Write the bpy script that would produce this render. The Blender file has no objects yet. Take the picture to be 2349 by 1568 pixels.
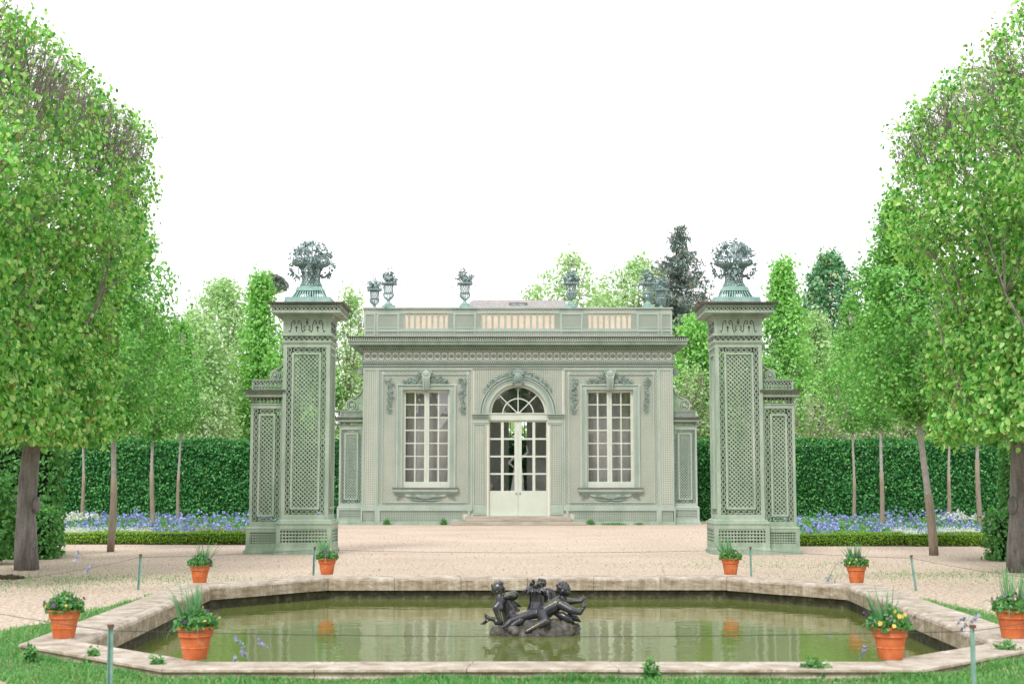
import bpy, math, random
import numpy as np
from mathutils import Vector, Matrix
random.seed(7); np.random.seed(7)
R = math.radians
S = bpy.context.scene
COL = S.collection
PI = math.pi
# ------------------------------------------------------------------ camera model (50 mm, tilted up a little)
F = 3262.5; T = math.atan(330/F); cT, sT = math.cos(T), math.sin(T); H = 1.7
def ZY(y, Y):
    v = y-784; return H + Y*(F*sT - v*cT)/(F*cT + v*sT)
def XY(x, y, Y):
    v = y-784; return (x-1174.5)*Y/(F*cT+v*sT)
def G(x, y, z=0.0):
    v = y-784; Y = (z-H)*(F*cT+v*sT)/(F*sT-v*cT); return XY(x, y, Y), Y
AX = 0.27
# ------------------------------------------------------------------ materials
MATS = {}
def new_mat(name):
    m = bpy.data.materials.new(name); m.use_nodes = True
    nt = m.node_tree; b = nt.nodes['Principled BSDF']; MATS[name] = m
    return m, nt, b
def ramp(nt, stops, fac):
    r = nt.nodes.new('ShaderNodeValToRGB'); e = r.color_ramp.elements
    while len(e) < len(stops): e.new(0.5)
    for i, (p, c) in enumerate(stops):
        e[i].position = p; e[i].color = (*c, 1)
    nt.links.new(fac, r.inputs[0]); return r.outputs[0]
def noise(nt, scale, detail=4, rough=.6, obj=True, vec=None):
    n = nt.nodes.new('ShaderNodeTexNoise'); n.inputs['Scale'].default_value = scale
    n.inputs['Detail'].default_value = detail; n.inputs['Roughness'].default_value = rough
    if vec is None:
        tc = nt.nodes.new('ShaderNodeNewGeometry'); vec = tc.outputs['Position']
    nt.links.new(vec, n.inputs['Vector']); return n.outputs['Fac']
def scaled_pos(nt, sc):
    g = nt.nodes.new('ShaderNodeNewGeometry'); mp = nt.nodes.new('ShaderNodeMapping')
    mp.inputs['Scale'].default_value = sc; nt.links.new(g.outputs['Position'], mp.inputs['Vector'])
    return mp.outputs['Vector']
def mixc(nt, fac, a, b, mode='MIX'):
    m = nt.nodes.new('ShaderNodeMix'); m.data_type = 'RGBA'; m.blend_type = mode
    def put(s, v):
        if isinstance(v, (tuple, list)): s.default_value = (*v, 1)
        elif isinstance(v, float): s.default_value = v
        else: nt.links.new(v, s)
    put(m.inputs[0], fac); put(m.inputs[6], a); put(m.inputs[7], b)
    return m.outputs[2]
def bump(nt, b, h, strength=.3, dist=.02):
    n = nt.nodes.new('ShaderNodeBump'); n.inputs['Strength'].default_value = strength
    n.inputs['Distance'].default_value = dist; nt.links.new(h, n.inputs['Height'])
    nt.links.new(n.outputs[0], b.inputs['Normal'])
def mat_rough(name, c1, c2, scale=3, rough=.8, bs=.2, bd=.01, fine=30, c3=None, stretch=None, metallic=0, spec=.3):
    m, nt, b = new_mat(name)
    vec = scaled_pos(nt, stretch) if stretch else None
    n = noise(nt, scale, 6, .65, vec=vec)
    stops = [(.3, c1), (.7, c2)] if c3 is None else [(.3, c1), (.55, c2), (.72, c3)]
    col = ramp(nt, stops, n)
    f = noise(nt, fine, 3, .7)
    col = mixc(nt, .35, col, ramp(nt, [(.3, (.55,.55,.55)), (.7, (1.25,1.25,1.25))], f), 'MULTIPLY')
    nt.links.new(col, b.inputs['Base Color']); b.inputs['Roughness'].default_value = rough
    b.inputs['Metallic'].default_value = metallic
    b.inputs['Specular IOR Level'].default_value = spec
    bump(nt, b, f, bs, bd)
    return m
def mat_leaf(name, stops, trans=.35, rough=.5, tcol=None):
    m, nt, b = new_mat(name)
    g = nt.nodes.new('ShaderNodeNewGeometry')
    n = noise(nt, .7, 2, .5)
    add = nt.nodes.new('ShaderNodeMath'); add.operation = 'MULTIPLY_ADD'
    nt.links.new(g.outputs['Random Per Island'], add.inputs[0]); add.inputs[1].default_value = .7
    sub = nt.nodes.new('ShaderNodeMath'); sub.operation = 'MULTIPLY'; nt.links.new(n, sub.inputs[0]); sub.inputs[1].default_value = .3
    nt.links.new(sub.outputs[0], add.inputs[2])
    col = ramp(nt, stops, add.outputs[0])
    nt.links.new(col, b.inputs['Base Color']); b.inputs['Roughness'].default_value = rough
    b.inputs['Specular IOR Level'].default_value = .35
    tr = nt.nodes.new('ShaderNodeBsdfTranslucent')
    tc = mixc(nt, 1.0, col, (1.15, 1.35, .55), 'MULTIPLY'); nt.links.new(tc, tr.inputs['Color'])
    mx = nt.nodes.new('ShaderNodeMixShader'); mx.inputs[0].default_value = trans
    nt.links.new(b.outputs[0], mx.inputs[1]); nt.links.new(tr.outputs[0], mx.inputs[2])
    nt.links.new(mx.outputs[0], nt.nodes['Material Output'].inputs['Surface'])
    return m
M_PAINT = mat_rough('trellis_paint', (.23,.31,.24), (.355,.43,.35), 1.6, .75, .25, .006, 40, c3=(.44,.49,.41), stretch=(1.5,1.5,.5))
M_PAINT2 = mat_rough('pavilion_paint', (.28,.345,.29), (.35,.41,.36), 1.2, .75, .2, .006, 30, c3=(.405,.45,.395), stretch=(1.5,1.5,.5))
for mm_, zz_ in ((M_PAINT,1.0),(M_PAINT2,.5)):
    nt = mm_.node_tree; b = nt.nodes['Principled BSDF']; src = b.inputs['Base Color'].links[0].from_socket
    g = nt.nodes.new('ShaderNodeNewGeometry'); sx_ = nt.nodes.new('ShaderNodeSeparateXYZ'); nt.links.new(g.outputs['Position'], sx_.inputs[0])
    mr = nt.nodes.new('ShaderNodeMapRange'); nt.links.new(sx_.outputs[2], mr.inputs[0]); mr.inputs[1].default_value = 0; mr.inputs[2].default_value = zz_; mr.inputs[3].default_value = 1; mr.inputs[4].default_value = .25
    al = ramp(nt, [(.42,(0,0,0)),(.62,(.75,.75,.75))], noise(nt, 2.6, 6, .7, vec=scaled_pos(nt,(1,1,.45))))
    mu = nt.nodes.new('ShaderNodeMath'); mu.operation = 'MULTIPLY'; nt.links.new(al, mu.inputs[0]); nt.links.new(mr.outputs[0], mu.inputs[1])
    nt.links.new(mixc(nt, mu.outputs[0], src, (.17,.27,.16)), b.inputs['Base Color'])
M_ORN = mat_rough('ornament_paint', (.17,.235,.205), (.28,.35,.31), 5, .7, .3, .01, 40)
M_CREAM = mat_rough('cream_stucco', (.60,.575,.485), (.70,.67,.575), 1.0, .9, .2, .006, 25)
M_PEACH = mat_rough('peach_stucco', (.56,.47,.365), (.66,.56,.445), 2.0, .9, .2, .006, 25)
M_JOIN = mat_rough('joinery_paint', (.46,.50,.43), (.53,.57,.49), 1.5, .5, .1, .003, 25)
M_CAP_SHADE = mat_rough('cap_flashing_and_shade', (.10,.095,.09), (.20,.18,.165), 3, .6, .2, .005)  # flashing tone, also painted shade in the cornice and architrave recesses
M_COPPER = mat_rough('verdigris_copper', (.13,.20,.20), (.27,.37,.365), 6, .6, .3, .006, 40, c3=(.38,.50,.47), metallic=.1)
M_COPPERB = mat_rough('verdigris_plinth', (.13,.25,.235), (.24,.38,.345), 5, .6, .3, .006, 40, c3=(.30,.44,.40), metallic=.15)
M_BRONZE = mat_rough('wet_bronze', (.015,.017,.024), (.045,.045,.055), 5, .22, .3, .006, 60, c3=(.11,.11,.02), metallic=.3, spec=.8)
M_ROCK = mat_rough('wet_rock', (.035,.034,.03), (.10,.09,.075), 9, .32, .8, .02, 40, c3=(.20,.17,.165))
M_TERRA = mat_rough('terracotta', (.46,.11,.035), (.60,.165,.055), 7, .8, .2, .004, 50, c3=(.62,.27,.14))
M_SOIL = mat_rough('soil', (.05,.035,.025), (.11,.08,.055), 15, .95, .8, .02)
M_STONE = mat_rough('coping_stone', (.25,.20,.15), (.45,.395,.33), 4.0, .85, .8, .02, 30, c3=(.60,.565,.52), stretch=(1,1,3))
M_STEP = mat_rough('step_stone', (.27,.24,.19), (.45,.41,.34), 3, .85, .4, .01, 30, stretch=(.4,1,3))
M_MOSS = mat_rough('mossy_masonry', (.03,.032,.018), (.09,.085,.05), 7, .7, .8, .02, 30, c3=(.22,.20,.14))
M_BARK = mat_rough('lime_bark', (.12,.11,.10), (.24,.225,.21), 5, .95, 1.0, .03, 22, c3=(.33,.31,.28), stretch=(2.2,2.2,.35))
M_BARKL = mat_rough('pale_bark', (.26,.235,.21), (.42,.39,.36), 5, .9, .5, .01, 40, stretch=(1,1,2))
M_WRAP = mat_rough('brown_trunk_wrap', (.21,.165,.125), (.34,.285,.225), 6, .95, .5, .01, 40, stretch=(4,4,.6))
M_TWIG = mat_rough('twig', (.17,.15,.13), (.32,.29,.26), 6, .95, .2, .004)
M_BRTWIG = mat_rough('grey_brown_twig', (.26,.22,.18), (.38,.34,.28), 6, .95, .2, .004)
M_SLATE = mat_rough('slate', (.19,.18,.175), (.40,.385,.38), 6, .7, .4, .02, 12, stretch=(1,1,6))
M_POST = mat_rough('green_iron', (.13,.27,.22), (.25,.42,.36), 8, .6, .2, .003)
M_RUST = mat_rough('rust', (.10,.05,.035), (.16,.08,.05), 20, .8)
M_INT = mat_rough('interior_plaster', (.46,.445,.43), (.58,.56,.54), .8, .9, .1, .005)
M_FIG = mat_rough('pale_marble', (.62,.61,.61), (.78,.77,.77), 4, .5, .1, .005)
M_DARKM = mat_rough('dark_metal', (.03,.03,.03), (.06,.06,.06), 5, .5)
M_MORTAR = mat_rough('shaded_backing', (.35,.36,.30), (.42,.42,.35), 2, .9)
LS = [(.0,(.28,.26,.12)),(.17,(.26,.27,.10)),(.20,(.045,.19,.04)),(.36,(.13,.41,.08)),(.58,(.29,.59,.14)),(.80,(.50,.71,.27))]
M_LIME = mat_leaf('lime_leaf', LS, .32)
M_MAPLE = mat_leaf('maple_leaf', [(0,(.07,.24,.05)),(.5,(.17,.45,.10)),(1,(.37,.63,.20))], .28)
M_BGA = mat_leaf('spring_leaf_bright', [(0,(.12,.35,.08)),(.5,(.25,.54,.14)),(1,(.42,.66,.25))], .35)
M_BGB = mat_leaf('spring_leaf_pale', [(0,(.24,.42,.19)),(.5,(.39,.57,.30)),(1,(.55,.68,.43))], .35)
M_BGD = mat_leaf('chestnut_leaf', [(0,(.05,.19,.09)),(.6,(.11,.32,.15)),(.72,(.19,.42,.2)),(.8,(.55,.55,.38))], .25)
M_CONI = mat_leaf('needle', [(0,(.09,.15,.15)),(.5,(.18,.27,.26)),(.7,(.26,.36,.32)),(.8,(.36,.26,.2))], .1)
M_HEDGE = mat_leaf('hornbeam_leaf', [(0,(.018,.10,.03)),(.5,(.035,.20,.05)),(.72,(.07,.30,.07)),(.85,(.17,.42,.12))], .2)
M_HEDGEL = mat_leaf('clipped_yew_leaf', [(0,(.05,.17,.05)),(.5,(.10,.31,.08)),(1,(.22,.46,.14))], .25)
M_BOX = mat_leaf('box_leaf', [(0,(.10,.24,.02)),(.5,(.22,.42,.04)),(1,(.40,.56,.09))], .25)
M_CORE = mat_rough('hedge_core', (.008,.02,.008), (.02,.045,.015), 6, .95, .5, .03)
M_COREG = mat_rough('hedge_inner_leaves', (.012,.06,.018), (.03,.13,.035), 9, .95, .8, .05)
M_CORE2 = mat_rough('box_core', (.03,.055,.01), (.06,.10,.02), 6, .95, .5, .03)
M_GRASS = mat_leaf('grass_blade', [(0,(.05,.19,.05)),(.5,(.11,.34,.09)),(.74,(.24,.44,.16)),(.84,(.40,.40,.22))], .3)
M_IRIS = mat_leaf('iris_leaf', [(0,(.04,.16,.07)),(.5,(.10,.28,.13)),(1,(.27,.44,.25))], .25)
M_BED = mat_leaf('bed_leaf', [(0,(.05,.17,.05)),(.5,(.11,.32,.09)),(1,(.26,.45,.18))], .25)
M_BLUE = mat_leaf('blue_petal', [(0,(.16,.19,.55)),(.5,(.27,.31,.70)),(1,(.50,.54,.86))], .25)
M_WHITE = mat_leaf('white_petal', [(0,(.5,.55,.55)),(1,(.85,.85,.85))], .2)
M_PURP = mat_leaf('purple_petal', [(0,(.06,.015,.05)),(.55,(.16,.06,.22)),(.8,(.28,.16,.4)),(1,(.65,.40,.05))], .15)
M_YELL = mat_leaf('yellow_petal', [(0,(.75,.40,.04)),(.6,(.80,.62,.16)),(1,(.75,.68,.5))], .15)
M_MALL = mat_leaf('pale_violet_petal', [(0,(.30,.30,.58)),(1,(.50,.50,.72))], .25)
nt = M_STONE.node_tree; b = nt.nodes['Principled BSDF']; lk = b.inputs['Base Color'].links[0]; src = lk.from_socket
g = nt.nodes.new('ShaderNodeNewGeometry'); sx_ = nt.nodes.new('ShaderNodeSeparateXYZ'); nt.links.new(g.outputs['True Normal'], sx_.inputs[0])
ab = nt.nodes.new('ShaderNodeMath'); ab.operation = 'ABSOLUTE'; nt.links.new(sx_.outputs[2], ab.inputs[0])
mr = nt.nodes.new('ShaderNodeMapRange'); nt.links.new(ab.outputs[0], mr.inputs[0]); mr.inputs[1].default_value = .2; mr.inputs[2].default_value = .8; mr.inputs[3].default_value = .85; mr.inputs[4].default_value = 0
streak = ramp(nt, [(.33,(.66,.55,.42)),(.5,(.88,.82,.72)),(.64,(1.08,1.06,1.03))], noise(nt, 1.0, 5, .7, vec=scaled_pos(nt,(9,9,.9))))
nt.links.new(mixc(nt, mr.outputs[0], src, mixc(nt, 1.0, src, streak, 'MULTIPLY')), b.inputs['Base Color'])
# ground
m, nt, b = new_mat('gravel')
n1 = noise(nt, 13, 6, .92); n2 = noise(nt, .35, 4, .6); n3 = noise(nt, 9, 4, .7)
c = ramp(nt, [(.39,(.20,.155,.115)),(.46,(.41,.335,.265)),(.54,(.545,.46,.385)),(.61,(.80,.72,.65))], n1)
c = mixc(nt, .5, c, ramp(nt, [(.3,(.78,.76,.74)),(.7,(1.15,1.13,1.1))], n2), 'MULTIPLY')
c = mixc(nt, .6, c, ramp(nt, [(.3,(.78,.76,.74)),(.65,(1.12,1.1,1.08))], n3), 'MULTIPLY')
nt.links.new(c, b.inputs['Base Color']); b.inputs['Roughness'].default_value = .95; b.inputs['Specular IOR Level'].default_value = .1
bump(nt, b, n1, .6, .015); M_GRAVEL = m
M_TURF = mat_rough('turf', (.04,.10,.025), (.09,.17,.05), 8, .95, .6, .02, 50, c3=(.16,.15,.09))
m, nt, b = new_mat('pond_water')
b.inputs['Base Color'].default_value = (.125,.155,.04,1); b.inputs['Roughness'].default_value = .03; b.inputs['IOR'].default_value = 1.33
w1 = noise(nt, 1.3, 3, .55, vec=scaled_pos(nt, (1.3,1.9,1))); w2 = noise(nt, 1.0, 2, .5, vec=scaled_pos(nt, (6,8,1)))
ad = nt.nodes.new('ShaderNodeMath'); ad.operation = 'MULTIPLY_ADD'; nt.links.new(w2, ad.inputs[0]); ad.inputs[1].default_value = .2; nt.links.new(w1, ad.inputs[2])
bump(nt, b, ad.outputs[0], .115, .05); M_WATER = m
m, nt, b = new_mat('old_glass')
tr = nt.nodes.new('ShaderNodeBsdfTransparent'); tr.inputs[0].default_value = (.92,.92,.92,1)
gl = nt.nodes.new('ShaderNodeBsdfGlossy'); gl.inputs['Roughness'].default_value = .02; gl.inputs['Color'].default_value = (.9,.9,.92,1)
bp = nt.nodes.new('ShaderNodeBump'); bp.inputs['Strength'].default_value = .22; bp.inputs['Distance'].default_value = .03
nt.links.new(noise(nt, 1.5, 2, .5), bp.inputs['Height']); nt.links.new(bp.outputs[0], gl.inputs['Normal'])
mx = nt.nodes.new('ShaderNodeMixShader'); mx.inputs[0].default_value = .15
nt.links.new(tr.outputs[0], mx.inputs[1]); nt.links.new(gl.outputs[0], mx.inputs[2]); nt.links.new(mx.outputs[0], nt.nodes['Material Output'].inputs['Surface'])
M_GLASS = m
# ------------------------------------------------------------------ object helpers
def tag(o, label=None, cat=None, group=None, kind=None):
    if label: o['label'] = label
    if cat: o['category'] = cat
    if group: o['group'] = group
    if kind: o['kind'] = kind
    return o
def thing(name, label, cat, loc=(0,0,0), group=None, rz=0):
    o = bpy.data.objects.new(name, None); COL.objects.link(o); o.location = loc; o.rotation_euler = (0,0,rz)
    o.empty_display_size = .2
    return tag(o, label, cat, group)
class Fr:
    """local frame: u along U, v along V (up), n along N (out of the face)"""
    def __init__(s, O=(0,0,0), U=(1,0,0), V=(0,0,1), N=(0,-1,0)):
        s.O = np.array(O, float); s.U = np.array(U, float); s.V = np.array(V, float); s.N = np.array(N, float)
    def p(s, u, v, n): return tuple(s.O + s.U*u + s.V*v + s.N*n)
WORLD = Fr((0,0,0),(1,0,0),(0,0,1),(0,-1,0))
class MB:
    def __init__(s, fr=WORLD): s.v = []; s.f = []; s.fr = fr
    def box(s, u0, u1, v0, v1, n0, n1):
        i = len(s.v); p = s.fr.p
        s.v += [p(u0,v0,n0), p(u1,v0,n0), p(u1,v1,n0), p(u0,v1,n0), p(u0,v0,n1), p(u1,v0,n1), p(u1,v1,n1), p(u0,v1,n1)]
        s.f += [(i,i+3,i+2,i+1), (i+4,i+5,i+6,i+7), (i,i+1,i+5,i+4), (i+1,i+2,i+6,i+5), (i+2,i+3,i+7,i+6), (i+3,i,i+4,i+7)]
    def frus(s, a, v0, b, v1):
        """frustum between rect a=(u0,u1,n0,n1) at v0 and rect b at v1"""
        i = len(s.v); p = s.fr.p
        for (r, v) in ((a, v0), (b, v1)):
            s.v += [p(r[0],v,r[2]), p(r[1],v,r[2]), p(r[1],v,r[3]), p(r[0],v,r[3])]
        s.f += [(i,i+1,i+2,i+3), (i+7,i+6,i+5,i+4)] + [(i+k, i+(k+1)%4, i+4+(k+1)%4, i+4+k) for k in range(4)]
    def strip(s, a, b, w, n0, n1):
        """bar from a=(u,v) to b in the face plane"""
        du, dv = b[0]-a[0], b[1]-a[1]; L = math.hypot(du, dv)
        if L < 1e-5: return
        pu, pv = -dv/L*w/2, du/L*w/2; i = len(s.v); p = s.fr.p
        for n in (n0, n1):
            s.v += [p(a[0]-pu,a[1]-pv,n), p(b[0]-pu,b[1]-pv,n), p(b[0]+pu,b[1]+pv,n), p(a[0]+pu,a[1]+pv,n)]
        s.f += [(i,i+3,i+2,i+1), (i+4,i+5,i+6,i+7), (i,i+1,i+5,i+4), (i+1,i+2,i+6,i+5), (i+2,i+3,i+7,i+6), (i+3,i,i+4,i+7)]
    def path(s, pts, w, n0, n1):
        for a, b in zip(pts[:-1], pts[1:]):
            s.strip(a, b, w, n0, n1)
    def ring(s, u, v, r0, r1, n0, n1, seg=14, a0=0, a1=2*PI):
        i = len(s.v); p = s.fr.p; full = abs(a1-a0-2*PI) < 1e-6; k = seg if full else seg+1
        for j in range(k):
            a = a0+(a1-a0)*j/seg; c, d = math.cos(a), math.sin(a)
            s.v += [p(u+r0*c,v+r0*d,n0), p(u+r1*c,v+r1*d,n0), p(u+r1*c,v+r1*d,n1), p(u+r0*c,v+r0*d,n1)]
        for j in range(seg):
            q = i+4*j; t = i+4*((j+1) % k)
            for a in range(4): s.f.append((q+a, t+a, t+(a+1)%4, q+(a+1)%4))
        if not full: s.f += [(i,i+1,i+2,i+3), tuple(i+4*seg+a for a in (3,2,1,0))]
    def disc(s, u, v, r, n0, n1, seg=12):
        i = len(s.v); p = s.fr.p
        for n, rr in ((n0, r), (n1, r*.8)):
            for j in range(seg):
                a = 2*PI*j/seg; s.v.append(p(u+rr*math.cos(a), v+rr*math.sin(a), n))
        s.f.append(tuple(range(i+seg, i+2*seg)))
        s.f += [(i+j, i+(j+1)%seg, i+seg+(j+1)%seg, i+seg+j) for j in range(seg)]
    def prism(s, poly, n0, n1):
        i = len(s.v); p = s.fr.p; k = len(poly)
        for n in (n0, n1): s.v += [p(a[0],a[1],n) for a in poly]
        s.f += [tuple(range(i+k-1,i-1,-1)), tuple(range(i+k,i+2*k))] + [(i+j, i+(j+1)%k, i+k+(j+1)%k, i+k+j) for j in range(k)]
    def quad(s, a, b, c, d):
        i = len(s.v); s.v += [a,b,c,d]; s.f.append((i,i+1,i+2,i+3))
    def lathe(s, prof, c=(0,0,0), seg=24, cap=True):
        i = len(s.v)
        for (r, z) in prof:
            for j in range(seg):
                a = 2*PI*j/seg; s.v.append((c[0]+r*math.cos(a), c[1]+r*math.sin(a), c[2]+z))
        for k in range(len(prof)-1):
            for j in range(seg):
                s.f.append((i+k*seg+j, i+k*seg+(j+1)%seg, i+(k+1)*seg+(j+1)%seg, i+(k+1)*seg+j))
        if cap:
            s.f.append(tuple(i+j for j in range(seg-1,-1,-1))); e = i+(len(prof)-1)*seg; s.f.append(tuple(e+j for j in range(seg)))
    def tube(s, pts, rad, seg=6, cap=True):
        P = [Vector(p) for p in pts]; n = len(P); i = len(s.v)
        if not isinstance(rad, (list, tuple)): rad = [rad]*n
        for k in range(n):
            d = (P[min(k+1,n-1)]-P[max(k-1,0)]); d = d.normalized() if d.length > 1e-9 else Vector((0,0,1))
            ref = Vector((1,0,0)) if abs(d.x) < .8 else Vector((0,1,0))
            a = d.cross(ref).normalized(); b = d.cross(a)
            for j in range(seg):
                t = 2*PI*j/seg; s.v.append(tuple(P[k]+(a*math.cos(t)+b*math.sin(t))*rad[k]))
        for k in range(n-1):
            for j in range(seg): s.f.append((i+k*seg+j, i+k*seg+(j+1)%seg, i+(k+1)*seg+(j+1)%seg, i+(k+1)*seg+j))
        if cap:
            s.f.append(tuple(i+j for j in range(seg-1,-1,-1))); e = i+(n-1)*seg; s.f.append(tuple(e+j for j in range(seg)))
    def ball(s, c, r, sc=(1,1,1), seg=8, rings=5, rot=None):
        i = len(s.v); c = Vector(c)
        def q(v):
            v = Vector((v[0]*sc[0]*r, v[1]*sc[1]*r, v[2]*sc[2]*r))
            return tuple(c + (rot @ v if rot is not None else v))
        s.v.append(q((0,0,-1)))
        for k in range(1, rings):
            t = PI*k/rings - PI/2
            for j in range(seg):
                a = 2*PI*j/seg; s.v.append(q((math.cos(t)*math.cos(a), math.cos(t)*math.sin(a), math.sin(t))))
        s.v.append(q((0,0,1))); e = len(s.v)-1
        for j in range(seg):
            s.f.append((i, i+1+(j+1)%seg, i+1+j)); s.f.append((e, e-seg+j, e-seg+(j+1)%seg))
        for k in range(rings-2):
            for j in range(seg): s.f.append((i+1+k*seg+j, i+1+k*seg+(j+1)%seg, i+1+(k+1)*seg+(j+1)%seg, i+1+(k+1)*seg+j))
    def capsule(s, a, b, ra, rb, seg=12):
        a, b = Vector(a), Vector(b); k = 5; s.tube([a.lerp(b, t/k) for t in range(k+1)], [ra+(rb-ra)*t/k for t in range(k+1)], seg)
        s.ball(a, ra, seg=seg, rings=8); s.ball(b, rb, seg=seg, rings=8)
    def rosette(s, c, n, r, petals=5):
        """cupped flower of petals facing n"""
        n = Vector(n).normalized(); c = Vector(c)
        ref = Vector((0,0,1)) if abs(n.z) < .9 else Vector((1,0,0))
        a = n.cross(ref).normalized(); b = n.cross(a); ph = random.random()*6
        i0 = len(s.v)
        for k in range(petals):
            t = ph+2*PI*k/petals; d = a*math.cos(t)+b*math.sin(t); e = n.cross(d); i = len(s.v)
            s.v += [tuple(c), tuple(c+d*r*.6+e*r*.42+n*r*.18), tuple(c+d*r+n*r*.35), tuple(c+d*r*.6-e*r*.42+n*r*.18)]
            s.f.append((i,i+1,i+2,i+3))
        s.ball(c+n*r*.15, r*.28, seg=6, rings=4)
    def leaf(s, c, d, n, L, W):
        c, d, n = Vector(c), Vector(d).normalized(), Vector(n); e = d.cross(n)
        if e.length < 1e-6: e = Vector((1,0,0))
        e.normalize(); n = e.cross(d); i = len(s.v)
        s.v += [tuple(c), tuple(c+d*L*.45+e*W*.5+n*W*.15), tuple(c+d*L), tuple(c+d*L*.45-e*W*.5+n*W*.15)]
        s.f += [(i,i+1,i+2),(i,i+2,i+3)]
    def build(s, name, mat, parent=None, smooth=False, bevel=0):
        me = bpy.data.meshes.new(name); me.from_pydata(s.v, [], s.f); me.materials.append(mat)
        if smooth: me.polygons.foreach_set('use_smooth', [True]*len(me.polygons))
        me.update(); o = bpy.data.objects.new(name, me); COL.objects.link(o)
        if parent is not None: o.parent = parent
        if bevel:
            b = o.modifiers.new('b', 'BEVEL'); b.width = bevel; b.segments = 2; b.limit_method = 'ANGLE'
        return o
def copy_tree(o, parent=None):
    c = o.copy(); COL.objects.link(c)
    if parent is not None: c.parent = parent
    for ch in [x for x in bpy.data.objects if x.parent == o]: copy_tree(ch, c)
    return c
def np_mesh(name, verts, faces, mats, parent=None, midx=None):
    """verts (N,3), faces (M,k) numpy"""
    me = bpy.data.meshes.new(name); nv, (nf, k) = len(verts), faces.shape
    me.vertices.add(nv); me.vertices.foreach_set('co', np.ascontiguousarray(verts, dtype=np.float32).ravel())
    me.loops.add(nf*k); me.loops.foreach_set('vertex_index', np.ascontiguousarray(faces, dtype=np.int32).ravel())
    me.polygons.add(nf); me.polygons.foreach_set('loop_start', np.arange(0, nf*k, k, dtype=np.int32))
    me.polygons.foreach_set('loop_total', np.full(nf, k, dtype=np.int32))
    for mt in (mats if isinstance(mats, (list, tuple)) else [mats]): me.materials.append(mt)
    if midx is not None: me.polygons.foreach_set('material_index', midx.astype(np.int32))
    me.update(calc_edges=True); me.validate()
    o = bpy.data.objects.new(name, me); COL.objects.link(o)
    if parent is not None: o.parent = parent
    return o
def unit(a): return a/np.maximum(np.linalg.norm(a, axis=-1, keepdims=True), 1e-9)
def leaves(C, size, droop=.5, out=None, shape='oval', jitter=.35, updir=None, wid=.8):
    """leaf blades at centres C; returns verts, faces (two quads folded along a midrib)"""
    N = len(C); d = np.random.normal(size=(N,3)); d[:,2] -= droop*1.5
    if updir is not None: d = d*.35 + np.array(updir)
    if out is not None: d += out*.5
    d = unit(d); n = np.random.normal(size=(N,3))*.7; n[:,2] += .8
    if out is not None: n += out*.9
    e = unit(np.cross(d, n)); n = np.cross(e, d)
    L = (np.asarray(size)*(1+jitter*np.random.uniform(-1,1,N))).reshape(N,1); W = L*wid
    C = C - d*L*.5
    P = [C, C+d*L*.22+e*W*.42+n*L*.10, C+d*L*.68+e*W*.36+n*L*.08, C+d*L-n*L*.06, C+d*L*.68-e*W*.36+n*L*.08, C+d*L*.22-e*W*.42+n*L*.10]
    V = np.stack(P, 1).reshape(-1,3); b = np.arange(N)[:,None]*6
    Fq = np.concatenate([b+np.array([[0,1,2,3]]), b+np.array([[0,3,4,5]])], 1).reshape(-1,4)
    return V, Fq
def blades(C, h, w, lean=.35, hj=.4):
    N = len(C); d = np.random.normal(size=(N,3))*lean; d[:,2] = 1; d = unit(d)
    e = np.random.normal(size=(N,3)); e[:,2] = 0; e = unit(e)*w/2
    L = (h*(1+hj*np.random.uniform(-1,1,N)))[:,None]; bend = np.random.normal(size=(N,3))*lean*.6; bend[:,2] = -.12
    P = [C-e, C+e, C+d*L*.55+e*.8, C+d*L+bend*L, C+d*L*.55-e*.8]
    V = np.stack([P[0],P[1],P[2],P[4],P[3]],1).reshape(-1,3); b = np.arange(N)[:,None]*5
    Fq = np.concatenate([b+np.array([[0,1,2]]), b+np.array([[0,2,3]]), b+np.array([[3,2,4]])],1).reshape(-1,3)
    return V, Fq
def join(parts):
    V = []; Fs = []; o = 0
    for v, f in parts: V.append(v); Fs.append(f+o); o += len(v)
    return np.concatenate(V), np.concatenate(Fs)
# ------------------------------------------------------------------ trellis pattern helpers
def lattice(mb, u0, u1, v0, v1, pitch, w, n0, th, diag=True, inside=None, step=.04, gap=.001, both=True):
    """crossing bars clipped to rect (and to inside(u,v)); the two layers lie one on the other"""
    fams = [(1,1),(1,-1)] if diag else [(0,1),(1,0)]
    for k, (du, dv) in enumerate(fams):
        a, b = n0+k*(th+gap), n0+k*(th+gap)+th
        L = math.hypot(du, dv); du, dv = du/L, dv/L; nu, nv = -dv, du
        cs = [nu*u+nv*v for u in (u0,u1) for v in (v0,v1)]
        q = math.floor(min(cs)/pitch)*pitch + (pitch*.5)
        while q < max(cs):
            ts = []
            lo, hi = -1e9, 1e9; ok = True
            for (p0, dd, mn, mx) in ((nu*q, du, u0, u1), (nv*q, dv, v0, v1)):
                if abs(dd) < 1e-9:
                    if p0 < mn+1e-6 or p0 > mx-1e-6: ok = False
                    continue
                t1, t2 = (mn-p0)/dd, (mx-p0)/dd
                lo, hi = max(lo, min(t1,t2)), min(hi, max(t1,t2))
            if ok and hi-lo > pitch*.3:
                pt = lambda t: (nu*q+du*t, nv*q+dv*t)
                if inside is None: mb.strip(pt(lo), pt(hi), w, a, b)
                else:
                    n = max(2, int((hi-lo)/step)); run = None; prev = lo
                    for j in range(n+1):
                        t = lo+(hi-lo)*j/n
                        if inside(*pt(t)):
                            if run is None: run = t
                        else:
                            if run is not None and t-run > step*1.5: mb.strip(pt(run), pt(prev), w, a, b)
                            run = None
                        prev = t
                    if run is not None and hi-run > step: mb.strip(pt(run), pt(hi), w, a, b)
            q += pitch
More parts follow.
